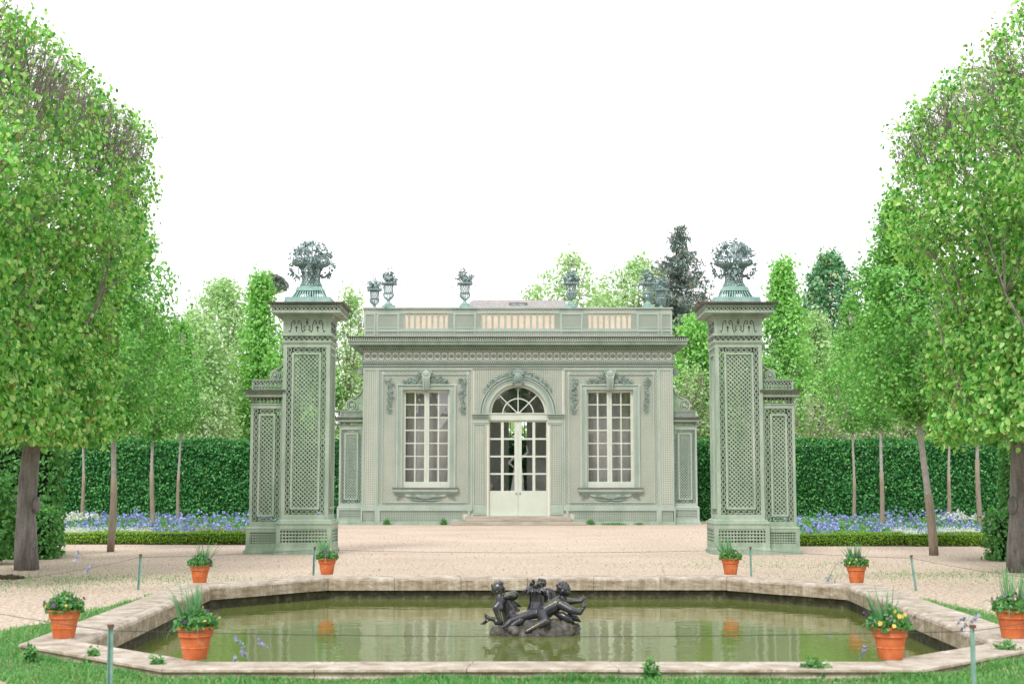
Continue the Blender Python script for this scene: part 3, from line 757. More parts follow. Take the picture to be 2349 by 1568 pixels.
# entablature courses wrapping the front and the sides
def course(mb, fn):
    mb.fr = FF; fn(mb,-HW,HW)
    for s in (-1,1):
        mb.fr = Fr((s*(HW+.003),DEP/2,.0023),(0,1,0),(0,0,1),(s,0,0)); fn(mb,-DEP/2+.004,DEP/2)
mb = MB()
e = [bz(845.4), bz(838), bz(830), bz(828), bz(805.6)]
def c1(m,a,b2):
    m.box(a,b2,e[0],e[0]+.03,-.05,.07)
    zig(m,a,b2,e[0]+.03,e[0]+.11,.115,.02,.03,.042); m.box(a-.03,b2+.03,e[0]+.11,e[0]+.13,-.05,.08)
    zig(m,a,b2,e[0]+.13,e[2]-.06,.085,.02,.03,.042,cross=True); m.box(a-.05,b2+.05,e[2]-.06,e[2]-.035,-.05,.10)
    slots(m,a-.07,b2+.07,e[2]-.035,e[2]+.02,.095,.55,.03,.11); m.box(a-.08,b2+.08,e[2]+.02,e[3]+.01,-.05,.13)
course(mb,c1); part(mb,'architrave',M_PAINT2)
mb = MB()
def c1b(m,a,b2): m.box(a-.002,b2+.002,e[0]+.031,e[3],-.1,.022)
course(mb,c1b); part(mb,'architrave_painted_shade',M_CAP_SHADE)  # dark colour stands in for shade behind the architrave rows
mb = MB()
def c2(m,a,b2): m.box(a+.02,b2-.02,e[3]+.011,e[4]+.02,-.1,.02)
course(mb,c2); part(mb,'frieze_ground',M_CREAM)
mb = MB()
def c3(m,a,b2):
    lo, hi = e[3]+.01, e[4]; k = round((b2-a)/.31); p = (b2-a)/k; mid = (lo+hi)/2
    for j in range(k):
        u = a+p*(j+.5); m.disc(u,mid,.095,.02,.06,10); m.ring(u,mid,.178,.205,.022+.004*(j%2),.036+.004*(j%2),18)
        m.ring(u+p/2,mid+.19,.03,.055,.02,.03,8); m.ring(u+p/2,mid-.19,.03,.055,.02,.03,8)
course(mb,c3); part(mb,'frieze_rosettes',M_ORN)
mb = MB()
PJ = .60
y0, y1, y2, y3, y4 = bz(805,.15), bz(799,.25), bz(793.5,.35), bz(786,.5), bz(776,.58)
def c4(m,a,b2):
    m.box(a-.12,b2+.12,e[4],e[4]+.04,-.1,.12)
    slots(m,a-.20,b2+.20,e[4]+.045,e[4]+.14,.095,.5,.10,.20); m.box(a-.22,b2+.22,e[4]+.14,e[4]+.17,-.1,.22)
    slots(m,a-.32,b2+.32,e[4]+.17,e[4]+.25,.095,.5,.20,.32)
    lo = e[4]+.25
    m.box(a-PJ+.02,b2+PJ-.02,lo,lo+.025,-.1,PJ-.02); m.box(a-PJ,b2+PJ,lo+.025,lo+.05,PJ-.05,PJ)
    zig(m,a-PJ,b2+PJ,lo+.05,lo+.15,.12,.026,PJ-.035,PJ-.02); m.box(a-PJ-.02,b2+PJ+.02,lo+.15,lo+.185,PJ-.06,PJ+.02)
    slots(m,a-PJ-.03,b2+PJ+.03,lo+.185,lo+.31,.095,.5,PJ-.02,PJ+.03)
course(mb,c4); part(mb,'cornice',M_PAINT)
mb = MB()
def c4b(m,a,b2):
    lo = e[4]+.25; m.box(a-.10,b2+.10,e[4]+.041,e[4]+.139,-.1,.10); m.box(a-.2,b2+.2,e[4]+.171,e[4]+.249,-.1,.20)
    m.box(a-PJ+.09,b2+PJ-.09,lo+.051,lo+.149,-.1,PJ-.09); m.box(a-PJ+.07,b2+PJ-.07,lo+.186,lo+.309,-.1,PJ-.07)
course(mb,c4b); part(mb,'cornice_painted_shade',M_CAP_SHADE)  # recess shade put into the colour of these boards behind the slots
ct = e[4]+.25+.31
mb = MB(Fr()); mb.frus((-HW-PJ-.06,HW+PJ+.06,-DEP-PJ,PJ+.06),ct,(-HW-PJ-.09,HW+PJ+.09,-DEP-PJ,PJ+.09),ct+.04); part(mb,'cornice_flashing',M_CAP_SHADE)
# parapet
zp0, zp1 = ct+.04, ZT
q = [zp0, ZY(762,YB), ZY(759,YB), ZY(752,YB), ZY(718,YB), zp1]
hp = zp1-zp0
q1_, q2_, q3_, q4_ = zp0+hp*.20, zp0+hp*.24, zp0+hp*.31, zp0+hp*.80
dies = [bx(888),bx(1065.5),bx(1312.5),bx(1490)]; dw = .495
mb = MB(FF); mb.box(-HW+.03,HW-.03,zp0,zp1-.05,-.25,-.03)
for s in (-1,1): mb.fr = Fr((s*HW,0,0),(0,1,0),(0,0,1),(s,0,0)); mb.box(.251,DEP,zp0,zp1-.05,-.25,-.03)
mb.fr = Fr((0,DEP,0)); mb.box(-HW+.3,HW-.3,zp0,zp1-.05,-.0,.2)
part(mb,'parapet_wall',M_CREAM)
mb = MB(FF); bal_bays = [(dies[0]+dw+.32,dies[1]-dw-.30,7),(dies[1]+dw+.32,dies[2]-dw-.32,11),(dies[2]+dw+.30,dies[3]-dw-.32,7)]
for (a,b2,k) in bal_bays: mb.box(a-.06,b2+.06,q3_,q4_,-.028,-.015)
part(mb,'baluster_backing',M_PEACH)
mb = MB()
def c5(m,a,b2):
    m.box(a-.02,b2+.02,zp0+.002,zp0+.05,-.05,.02); m.box(a-.03,b2+.03,q1_,q2_,-.05,.03); m.box(a-.01,b2+.01,q2_,q3_,-.05,.01)
    lattice(m,a,b2,zp0+.05,q1_,.10,.04,-.02,.01,diag=False)
    m.box(a-.02,b2+.02,q4_,q4_+.05,-.05,.03); zig(m,a,b2,q4_+.05,zp1-.07,.14,.02,-.01,.002); m.box(a-.05,b2+.05,zp1-.07,zp1-.001,-.25,.05)
course(mb,c5); mb.fr = FF
dl = [(-HW,bx(859.5))]+[(d-dw,d+dw) for d in dies]+[(bx(1518.5),HW)]
for (a,b2) in dl:
    mb.box(a-.005,a+.08,zp0+.06,q4_+.002,-.03,.035); mb.box(b2-.08,b2+.005,zp0+.06,q4_+.002,-.03,.035)
    mb.box(a+.08,b2-.08,q3_,q3_+.06,-.03,.034); mb.box(a+.08,b2-.08,q4_-.06,q4_,-.03,.034)
    if b2-a > .8: mb.box(a-.05,b2+.05,q4_+.052,zp1-.072,-.04,.0); mb.box(a-.07,b2+.07,zp1-.069,zp1-.002,-.2,.075); mb.box(a-.03,b2+.03,q1_-.002,q2_+.01,-.04,.05); zig(mb,a,b2,q4_+.055,zp1-.075,.14,.02,.002,.014)
    lattice(mb,a+.07,b2-.07,q3_+.05,q4_-.05,.075,.026,-.012,.010)
for (a,b2,k) in bal_bays:
    for (c0,c1_) in ((a-.30,a-.06),(b2+.06,b2+.30)):
        frame(mb,c0-.02,c1_+.02,q3_,q4_,.035,-.03,.02); lattice(mb,c0,c1_,q3_+.02,q4_-.02,.07,.024,-.012,.010)
part(mb,'parapet_trellis',M_PAINT2)
for (a,b2,k) in bal_bays:
    for j in range(k):
        m2 = MB(FF); u = a+(b2-a)*(j+.5)/k; p = (b2-a)/k; hq = q4_-q3_
        for s in (-1,1):
            m2.path([(u+s*.018,q3_+.02),(u+s*.022,q3_+hq*.42),(u+s*.018,q3_+hq*.6),(u+s*.035,q3_+hq*.85),(u+s*.065,q3_+hq*.93),(u+s*(p/2-.005),q3_+hq*.95)],.036,-.012,.006)
        m2.ring(u,q3_+hq*.5,.014,.036,-.01,.012,10); m2.box(u-.05,u+.05,q3_,q3_+.04,-.012,.008); m2.box(u-.006,u+.006,q3_,q4_,-.014,-.002)
        part(m2,'baluster',M_PAINT2)
# roof
mb = MB(); zr = ZY(690,YB+DEP*.5); x0, x1 = bx(1070), bx(1330); zb_ = zp1-.5
yy0, yy1 = 1.6, DEP-.4; xr0, xr1 = bx(1072)*1.08, bx(1306)*1.08
A = [(-HW+.6,yy0,zb_),(HW-.6,yy0,zb_),(HW-.6,yy1,zb_),(-HW+.6,yy1,zb_)]; Rr = [(xr0+.3,DEP*.5-.3,zr),(xr1-.3,DEP*.5-.3,zr),(xr1-.3,DEP*.5+.3,zr),(xr0+.3,DEP*.5+.3,zr)]
A = [(xr0-.9,yy0,zb_),(xr1+.9,yy0,zb_),(xr1+.9,yy1,zb_),(xr0-.9,yy1,zb_)]
for i in range(4): mb.quad(A[i],A[(i+1)%4],Rr[(i+1)%4],Rr[i])
mb.quad(*Rr)
mb.fr = Fr(); mb.box(-HW+.26,HW-.26,zb_-.1,zb_+.0,-DEP+.3,-.26)
roof = part(mb,'roof',M_SLATE)
mb = MB(Fr()); sy = 3.2; szz = zb_+(zr-zb_)*(sy-yy0)/(DEP*.5-.3-yy0)
mb.box(-.40,.45,szz-.05,szz+.13,-sy-.4,-sy+.0); mb.build('skylight',M_CAP_SHADE,roof)
m2 = MB(Fr()); m2.box(-.30,.35,szz-.0,szz+.08,-sy-.0,-sy+.02); m2.build('skylight_glass',M_COPPER,roof)
# windows ------------------------------------------------------------------
def cluster(mb, pts, r, n=1):
    for (u,v,rr) in pts:
        c = FF.p(u+random.uniform(-.02,.02), v+random.uniform(-.02,.02), .06+random.uniform(0,.05))
        if random.random() < .6: mb.rosette(c,(random.gauss(0,.4),-1,random.gauss(0,.4)),rr,5); mb.ball((c[0],c[1]+.01,c[2]),rr*.5,seg=6,rings=4)
        else: mb.ball(c,rr*.72,(1,.7,1),seg=7,rings=5)
        for k in range(2): mb.leaf(c,(random.gauss(0,1),-.3,random.gauss(0,1)),(random.gauss(0,.3),-1,random.gauss(0,.3)),rr*1.7,rr*.8)
for i,(a,b2) in enumerate(WX):
    c = (a+b2)/2
    w = bpy.data.objects.new('window', None); COL.objects.link(w); w.parent = PAV
    mb = MB(FF); aw = .275
    for (o0,o1,n) in ((0,.05,.09),(.05,.20,.06),(.20,aw,.11)):
        mb.box(a-o1,a-o0,Zw0,Zw1+o1*.85,-.0,n); mb.box(b2+o0,b2+o1,Zw0,Zw1+o1*.85,-.0,n); mb.box(a-o0+.0,b2+o0,Zw1+o0*.85,Zw1+o1*.85,-.0,n-.001)
    kk = round((Zw1-Zw0)/.09)
    for j in range(kk):
        z = Zw0+(Zw1-Zw0)*(j+.5)/kk
        for u in (a-.125,b2+.125): mb.ring(u,z,.015,.035,.06,.075,6)
    for j in range(round((b2-a)/.09)): mb.ring(a+(j+.5)*.09,Zw1+.11,.015,.035,.06,.075,6)
    mb.build('architrave',M_PAINT2,w)
    # joinery
    fz0, fz1 = bz(1117), Zw1; mb = MB(FF)
    cols = [(745,828),(845,925),(972,1050),(1070,1150)]; rows = [(148,255),(270,378),(393,500),(516,625),(640,750),(763,872),(887,998)]
    ux = lambda x: (bx((800+x/3.92)/1.0643)) + (bx(1189*2-977.7)-bx(977.7)-0 if i else 0)*1.0
    if i: ux = lambda x: -bx((800+x/3.92)/1.0643)
    vz = lambda y: ZY((920+y/3.92)/1.0643, YB)
    n0, n1 = -.20, -.13
    mb.box(a,b2,vz(1058),vz(1000),n0-.02,n1+.07); mb.box(a,b2,vz(148),Zw1,n0,n1)
    L = sorted(ux(x) for x in (745,1150)); mb.box(a,L[0],vz(1000),vz(148),n0,n1); mb.box(L[1],b2,vz(1000),vz(148),n0,n1)
    M_ = sorted((ux(925),ux(972))); mb.box(M_[0],M_[1],vz(1000),vz(148),n0,n1+.03); mb.box((M_[0]+M_[1])/2-.012,(M_[0]+M_[1])/2+.012,vz(1000),vz(148),n1+.03,n1+.05)
    for (p,r) in ((828,845),(1050,1070)):
        g = sorted((ux(p),ux(r))); mb.box(g[0]+.012,g[1]-.012,vz(1000),vz(148),n0+.01,n1)
    for (r0,r1) in zip(rows[:-1],rows[1:]):
        z1_, z0_ = vz(r0[1]), vz(r1[0])
        for g in (sorted((ux(745),ux(925))),sorted((ux(972),ux(1150)))): mb.box(g[0],g[1],z0_+.01,z1_-.01,n0+.012,n1-.002)
    mb.build('sash',M_JOIN,w)
    for (c0,c1_) in cols:
        for (r0,r1) in rows:
            g = sorted((ux(c0),ux(c1_))); m2 = MB(FF); tl = random.uniform(-.004,.004)
            m2.quad(FF.p(g[0]-.02,vz(r1)-.02,-.165+tl),FF.p(g[1]+.02,vz(r1)-.02,-.165-tl),FF.p(g[1]+.02,vz(r0)+.02,-.165-tl*.5),FF.p(g[0]-.02,vz(r0)+.02,-.165+tl*.5))
            m2.build('pane',M_GLASS,w)
    # sill with carved apron
    mb = MB(FF); s0, s1 = c-bx(1189+75.5), c+bx(1189+75.5)
    mb.box(s0,s1,bz(1120.5),bz(1117.5),-.02,.24); mb.build('sill_cap',M_CAP_SHADE,w)
    mb = MB(FF); mb.box(s0+.02,s1-.02,bz(1126.5),bz(1120.6),0,.20); mb.box(s0+.06,s1-.06,bz(1130),bz(1126.6),0,.15)
    mb.prism([(c-1.0,bz(1130.1)),(c+1.0,bz(1130.1)),(c+.85,bz(1138)),(c+.4,bz(1140)),(c-.4,bz(1140)),(c-.85,bz(1138))],0,.09)
    mb.build('sill',M_PAINT2,w)
    mb = MB(FF); za_ = bz(1131)
    for s in (-1,1):
        for (R_,px,pzz) in ((.11,.52,-.11),(.08,.36,-.20),(.07,.62,-.18),(.09,1.16,-.12),(.06,1.02,-.08),(.05,1.24,-.2)):
            sp = [(c+s*(px+R_*(1-t/14)*math.cos(t*.6)),za_+pzz+R_*(1-t/14)*math.sin(t*.6)) for t in range(12)]
            mb.path(sp,.032,.08,.13)
    for j in range(9):
        t = PI*(j+.5)/9; mb.strip((c,za_-.22),(c+.26*math.cos(t),za_-.22+.24*math.sin(t)),.05,.08+.003*j,.14+.003*j)
    mb.path([(c-.55,za_-.25),(c-.3,za_-.31),(c,za_-.27),(c+.3,za_-.31),(c+.55,za_-.25)],.05,.08,.125)
    mb.build('carved_apron',M_ORN,w)
    # keystone bracket
    mb = MB(FF); kt, kb = bz(850), bz(894)
    mb.frus((c-.14,c+.14,0,.16),kb-.02,(c-.17,c+.17,0,.26),bz(866)); mb.frus((c-.17,c+.17,0,.26),bz(866),(c-.24,c+.24,0,.22),bz(853))
    for u in (-.09,-.03,.03,.09): mb.box(c+u-.014,c+u+.014,kb-.01,bz(868),.14,.275)
    mb.ball(FF.p(c,bz(857),.22),.17,(1,.5,.9),10,7)
    for s in (-1,1): mb.ring(c+s*.2,bz(853),.03,.07,.05,.25,12)
    mb.build('keystone',M_PAINT2,w)
    mb = MB(FF)
    for s in (-1,1):
        if s == 1: mb.build('flower_swag',M_ORN,w); mb = MB(FF)
        for j in range(46):
            t = random.random(); u = c+s*(.20+t*.80); v = bz(880)+.04+random.uniform(0,.42)*(1-t*.85); cluster(mb,[(u,v,random.uniform(.045,.075))],1)
    mb.build('flower_swag',M_ORN,w)
    for s in (-1,1):
        mb = MB(FF); cu = c+s*(977.7-894.5)*kB
        for j in range(62):
            t = j/61; v = bz(868)+(bz(946)-bz(868))*t; hw = .20*(1-.55*t)*(.7+.3*math.sin(t*16)); cluster(mb,[(cu+random.uniform(-hw,hw),v,random.uniform(.04,.075))],1)
        mb.build('flower_drop',M_ORN,w)
# arch, fanlight, door -------------------------------------------------------
mb = MB(FF)
for (r0,r1,n) in ((RA,RA+.10,.05),(RA+.10,RA+.25,.03),(RA+.25,RA+.30,.09)): mb.ring(0,SPR,r0,r1,0,n,48,0,PI)
for j in range(52):
    t = PI*(j+.5)/52; mb.ring((RA+.175)*math.cos(t),SPR+(RA+.175)*math.sin(t),.018,.042,.03,.05,7)
    r = RA+.35; mb.strip(((r-.05)*math.cos(t),SPR+(r-.05)*math.sin(t)),((r+.02)*math.cos(t),SPR+(r+.02)*math.sin(t)),.035,0,.11)
mb.ring(0,SPR,RA+.37,RA+.41,0,.13,48,0,PI)
for s in (-1,1):
    p0, p1 = sorted((s*bx(1293),s*bx(1257)))
    mb.box(p0,p1,bz(970),bz(963),0,.09); slots(mb,p0,p1,bz(963),bz(957),.08,.55,.0,.10); mb.box(p0-.02,p1+.02,bz(957),bz(954.5),0,.14); slots(mb,p0-.03,p1+.03,bz(954.5),bz(951),.08,.5,0,.18); mb.box(p0-.05,p1+.05,bz(951),bz(949),0,.22)
part(mb,'arch_surround',M_PAINT2)
mb = MB(FF)
for s in (-1,1):
    for j in range(80):
        t = PI/2-s*random.uniform(.14,.98); r = RA+.40+random.uniform(0,.16)*(1-.4*abs(PI/2-t)); cluster(mb,[(r*math.cos(t),SPR+r*math.sin(t),random.uniform(.05,.085))],1)
halves(mb,'flower_swag',M_ORN)
mb = MB(FF); kz = SPR+RA
mb.frus((-.15,.15,0,.18),kz-.08,(-.22,.22,0,.30),kz+.34); mb.ball(FF.p(0,kz+.30,.24),.19,(1,.6,1.15),12,8)
mb.ball(FF.p(0,kz+.26,.37),.05,(.7,1,1.2)); 
for s in (-1,1): mb.ball(FF.p(s*.075,kz+.33,.335),.03); mb.ring(s*.2,kz+.12,.03,.075,.05,.26,10)
for j in range(11):
    t = PI*(j+.5)/11; mb.strip((.1*math.cos(t),kz+.42+.1*math.sin(t)),(.26*math.cos(t),kz+.42+.28*math.sin(t)),.06,.12+.004*j,.22+.004*j)
part(mb,'keystone_mask',M_ORN,smooth=False)
n0, n1 = -.22, -.13; rg = 63*kB
mb = MB(FF); mb.ring(0,SPR,rg-.04,RA+.01,n0,n1,40,0,PI); tz0, tz1 = bz(963), bz(949); mb.box(-RA,RA,tz0,tz1,n0,n1+.05); mb.box(-RA,RA,tz1-.0,tz1+.05,n0,n1+.09)
mb.ring(0,SPR,rg*.54,rg*.58,n0+.01,n1-.01,30,0,PI); mb.ring(0,SPR,0.02,.11,n0,n1,14,0,PI)
for t in (PI/4,PI/2,3*PI/4): mb.strip((.08*math.cos(t),SPR+.08*math.sin(t)),((rg-.02)*math.cos(t),SPR+(rg-.02)*math.sin(t)),.045,n0+.012,n1-.012)
fan = part(mb,'fanlight',M_JOIN)
for k in range(4):
    m2 = MB(FF); a0, a1 = PI/4*k, PI/4*(k+1); pts = [(0,SPR)]+[(rg*math.cos(a0+(a1-a0)*j/8),SPR+rg*math.sin(a0+(a1-a0)*j/8)) for j in range(9)]
    i0 = len(m2.v); m2.v += [FF.p(u,v,-.175) for u,v in pts]; m2.f.append(tuple(range(len(pts)))); m2.build('pane',M_GLASS,fan)
mb = MB(FF)
for s in (-1,1): a, b2 = sorted((s*(RA+.001),s*bx(1257))); mb.box(a,b2,DZ0,tz0,n0,n1+.04)
part(mb,'door_frame',M_JOIN)
dvz = lambda y: ZY((920+y/3.92)/1.0643, YB)
for s in (-1,1):
    mb = MB(FF); dx = lambda x: s*-bx((800+x/3.92)/1.0643)
    def db(x0,x1,v0,v1,n0,n1):
        a, b2 = sorted((dx(x0),dx(x1))); mb.box(a,b2,v0,v1,n0,n1)
    n0_, n1_ = -.22, -.155
    db(1540,1555,DZ0+.01,tz0-.01,n0_,n1_); db(1790,1823,DZ0+.01,tz0-.01,n0_,n1_); db(1555,1790,dvz(428),tz0-.01,n0_,n1_); db(1555,1790,DZ0+.01,dvz(1087),n0_,n1_)
    db(1660,1687,dvz(1087),dvz(428),n0_+.01,n1_-.008)
    for (r0,r1) in ((580,600),(748,768),(915,935)): db(1555,1790,dvz(r1)+.008,dvz(r0)-.008,n0_+.012,n1_-.01)
    leafd = part(mb,'door_leaf',M_JOIN)
    for (c0,c1_) in ((1555,1665),(1682,1790)):
        for (r0,r1) in ((430,580),(600,748),(768,915),(935,1085)):
            a, b2 = sorted((dx(c0),dx(c1_))); m2 = MB(FF); tl = random.uniform(-.005,.005)
            m2.quad(FF.p(a,dvz(r1),-.19+tl),FF.p(b2,dvz(r1),-.19-tl),FF.p(b2,dvz(r0),-.19),FF.p(a,dvz(r0),-.19)); m2.build('pane',M_GLASS,leafd)
    m2 = MB(FF); hx = dx(1806); m2.ball(FF.p(hx,dvz(1112),-.12),.028); m2.tube([FF.p(hx,dvz(1112),-.156),FF.p(hx,dvz(1112),-.12)],.012,6); m2.build('door_knob',M_DARKM,leafd)
# side piers of the pavilion
zs = (0, bz(1161.8), bz(978.5), bz(956), bz(941.6), bz(845))
for s in (-1,1): build_side_pier(PAV, s, s*HW, .16, 1.06, 1.0, zs, 1.15, backing=True)
# figure inside, on a drum, seen through the door
def remesh(o, vox, smooth=4):
    m = o.modifiers.new('r','REMESH'); m.mode = 'VOXEL'; m.voxel_size = vox; m.use_smooth_shade = True
    s_ = o.modifiers.new('s','SMOOTH'); s_.iterations = smooth; s_.factor = .5
t = thing('indoor_statue', 'pale marble standing figure inside the pavilion, seen through the glass door', 'statue', (AX,YB+2.0,DZ0))
mb = MB(); mb.lathe([(.55,0),(.55,.12),(.45,.16),(.42,.85),(.5,.9),(.5,.97)],seg=20); mb.build('drum',M_FIG,t)
mb = MB(); B = .97
for (a,b2,ra,rb) in (((-.16,0,0),(-.13,-.06,.55),.07,.10),((-.13,-.06,.55),(-.09,0,1.05),.11,.15),((.22,-.15,.02),(.18,-.2,.5),.07,.10),((.18,-.2,.5),(.08,0,1.05),.11,.15),((0,0,1.05),(.02,.02,1.35),.19,.17),((.02,.02,1.35),(0,0,1.62),.18,.17),((-.2,0,1.65),(-.42,-.1,1.4),.075,.06),((-.42,-.1,1.4),(-.2,-.25,1.2),.06,.045),((.2,0,1.65),(.46,-.05,1.85),.075,.06),((.46,-.05,1.85),(.40,-.12,2.15),.06,.045),((0,0,1.7),(.02,-.02,1.85),.07,.065)):
    mb.capsule((a[0],a[1],a[2]+B),(b2[0],b2[1],b2[2]+B),ra,rb)
mb.ball((.03,-.03,1.98+B),.14,(.85,.95,1.1),12,9); mb.ball((.03,-.16,1.97+B),.03)
for s in (-1,1): mb.ball((s*.14,0,1.64+B),.12)
for j in range(9): mb.capsule((-.3+.07*j,-.05+.1*math.sin(j),.05+B),(-.12+.03*j,0,1.15+B),.06,.05)
o = mb.build('figure',M_FIG,t); remesh(o,.03)
# urns on the parapet ---------------------------------------------------------
def build_urn(seed, label):
    random.seed(seed); t = thing('roof_urn', label, 'urn', (0,0,0), 'copper flower urns along the pavilion parapet')
    mb = MB(Fr()); mb.frus((-.235,.235,-.235,.235),0,(-.22,.22,-.22,.22),.11); mb.build('base_block',M_COPPERB,t)
    mb = MB(); mb.lathe([(.19,.11),(.16,.17),(.085,.24),(.06,.30),(.09,.34),(.12,.37)],seg=16); mb.build('foot',M_COPPERB,t,smooth=True)
    mb = MB()
    for j in range(18):
        a = 2*PI*j/18; c_, s_ = math.cos(a), math.sin(a); mb.tube([(.11*c_,.11*s_,.37),(.195*c_,.195*s_,.46),(.225*c_,.225*s_,.56),(.215*c_,.215*s_,.62)],.014,4)
    mb.lathe([(.215,.61),(.225,.63),(.19,.66)],seg=18,cap=False)
    for s in (1,-1):
        for j in range(12): mb.tube([((.185+.02*q/6)*math.cos(2*PI*j/12+s*q*.16),(.185+.02*q/6)*math.sin(2*PI*j/12+s*q*.16),.65+.33*q/6) for q in range(7)],.011,4)
    mb.build('woven_bowl',M_COPPER,t)
    mb = MB(); mb.lathe([(.20,.97),(.30,1.0),(.30,1.02),(.22,1.03)],seg=20)
    for j in range(26):
        a = 2*PI*j/26; mb.ball((.305*math.cos(a),.305*math.sin(a),1.03),.034,(1,1,1.5),5,4)
    mb.build('rim',M_COPPER,t)
    mb = MB()
    for j in range(46):
        th_ = random.uniform(0,2*PI); ph = math.acos(random.uniform(.12,1)); rr = random.uniform(.5,1.0); c = Vector((.45*rr*math.sin(ph)*math.cos(th_),.45*rr*math.sin(ph)*math.sin(th_),1.06+.70*rr*math.cos(ph)))
        mb.tube([(c.x*.15,c.y*.15,1.0),(c.x*.55,c.y*.55,1.0+(c.z-1)*.6),tuple(c)],.008,4); mb.rosette(c,c-Vector((0,0,1.0)),random.uniform(.045,.085),6)
        for q in range(3): mb.leaf(c*.8+Vector((0,0,.2)),[random.gauss(0,1) for _ in range(3)],[random.gauss(0,1) for _ in range(3)],.13,.05)
    for s in (-1,1,-.6,.7):
        pts = [(.25*s,-.1,1.02),(.36*s,-.15,1.05),(.46*s,-.18,.93),(.52*s+.05*s,-.2,.80)]; mb.tube(pts,.006,4)
        for j in range(9):
            u = random.random()*2.99; k = int(u); c = Vector(pts[k]).lerp(Vector(pts[k+1]),u-k); mb.leaf(c,[random.gauss(0,1) for _ in range(3)],[random.gauss(0,1) for _ in range(3)],.09,.045)
    mb.build('flowers',M_COPPER,t); return t
ulabs = ['copper urn of metal flowers, taller one of the crowded pair at the left end','copper urn of metal flowers left of the slate roof on the front parapet','copper urn of metal flowers at the right end of the slate roof','copper urn of metal flowers, taller one of the pair at the right end','smaller copper urn of metal flowers at the outermost left of the parapet','smaller copper urn of metal flowers in front of the dark conifer']
upos = [(dies[0],.28,0),(dies[1],.28,0),(dies[2],.28,0),(dies[3],.28,0),(-HW+.28,1.9,0),(HW-.28,1.9,0)]
for i,(lb,(ux_,uy_,_)) in enumerate(zip(ulabs,upos)):
    t = build_urn(40+i,lb); t.location = (AX+ux_,YB+uy_-.1,zp1-.002); t.rotation_euler = (0,0,random.uniform(-.5,.5)+(PI if i in (1,3) else 0)); t.scale = (1.06,1.06,1.06) if i < 4 else (1.0,1.0,1.0)
random.seed(11)
# ================================================================== POND
RZ = .10; WZ = -.28
OCT = [(-3.2,13.08),(3.2,13.08),(4.95,14.87),(5.38,23.3),(3.63,25.6),(-3.63,25.6),(-5.38,23.3),(-4.95,14.87)]
OCT = [(x+AX,y) for x,y in OCT]
def offs(poly, d):
    n = len(poly); o = []
    for i in range(n):
        a, b, c = Vector(poly[i-1]), Vector(poly[i]), Vector(poly[(i+1)%n])
        e1 = (b-a).normalized(); e2 = (c-b).normalized(); n1 = Vector((e1.y,-e1.x)); n2 = Vector((e2.y,-e2.x))
        m = (n1+n2).normalized(); o.append(tuple(b+m*(d/max(.3,m.dot(n1)))))
    return o
def sweep(mb, prof, segs=True, gap=.0, blk=1.25):
    rings = [offs(OCT, o) for o, z in prof]; n = 8; K = len(prof)
    for i in range(n):
        L = (Vector(OCT[(i+1)%n])-Vector(OCT[i])).length; nb = max(1, round(L/blk)) if gap else 1
        for j in range(nb):
            t0, t1 = j/nb+(gap/L if gap else 0)/2, (j+1)/nb-(gap/L if gap else 0)/2; b = len(mb.v); dz = random.uniform(-.003,.003) if gap else 0
            for t in (t0,t1):
                for k in range(K):
                    p, q = rings[k][i], rings[k][(i+1)%n]; mb.v.append((p[0]+(q[0]-p[0])*t, p[1]+(q[1]-p[1])*t, prof[k][1]+dz))
            for k in range(K):
                k2 = (k+1)%K
                if k2 == 0 and not gap: continue
                mb.f.append((b+k,b+k2,b+K+k2,b+K+k))
            if gap: mb.f += [tuple(range(b+K-1,b-1,-1)), tuple(range(b+K,b+2*K))]
pond = thing('stone_basin', 'long eight-sided stone pond basin with moulded pale coping, in front of the pavilion', 'pond basin', (AX,19.3,0))
mb = MB(); sweep(mb,[(.36,-.10),(.36,.02),(.335,.035),(.335,.055),(.36,.075),(.355,.095),(.335,.10),(-.05,.10),(-.07,.088),(-.12,.092),(-.16,.100),(-.20,.098),(-.235,.075),(-.25,.045),(-.25,-.125),(-.10,-.125)],gap=.008)
o = mb.build('coping', M_STONE, pond); o.location = (-AX,-19.3,0)
mb = MB(); sweep(mb,[(.33,-.2),(.33,.0),(.3,.06),(-.17,.07),(-.22,.02),(-.22,-.12),(-.16,-.13),(-.16,-.9)])
o = mb.build('basin_wall', M_MOSS, pond); o.location = (-AX,-19.3,0)
mb = MB(); P = offs(OCT,-.16); mb.v = [(x,y,WZ) for x,y in P]; mb.f = [tuple(range(8))]
w = mb.build('water', M_WATER); tag(w, kind='structure')
# ground with the pond cut out
hole = offs(OCT,.30); BIG = 900
mb = MB(); outer = []
for (x,y) in hole:
    cx_, cy_ = AX, 19.3; d = Vector((x-cx_,y-cy_)); m = max(abs(d.x)/14, abs(d.y)/14); outer.append((cx_+d.x/m, cy_+d.y/m))
sq = [(AX-14,5.3),(AX+14,5.3),(AX+14,33.3),(AX-14,33.3)]
import bmesh
outer = [(AX+(x-AX)*170, 19.3+(y-19.3)*170) for x,y in hole]
mb = MB(); mb.v = [(x,y,0) for x,y in hole]+[(x,y,0) for x,y in outer]; mb.f = [(i,8+i,8+(i+1)%8,(i+1)%8) for i in range(8)]
g = mb.build('gravel_ground', M_GRAVEL); tag(g, kind='structure')
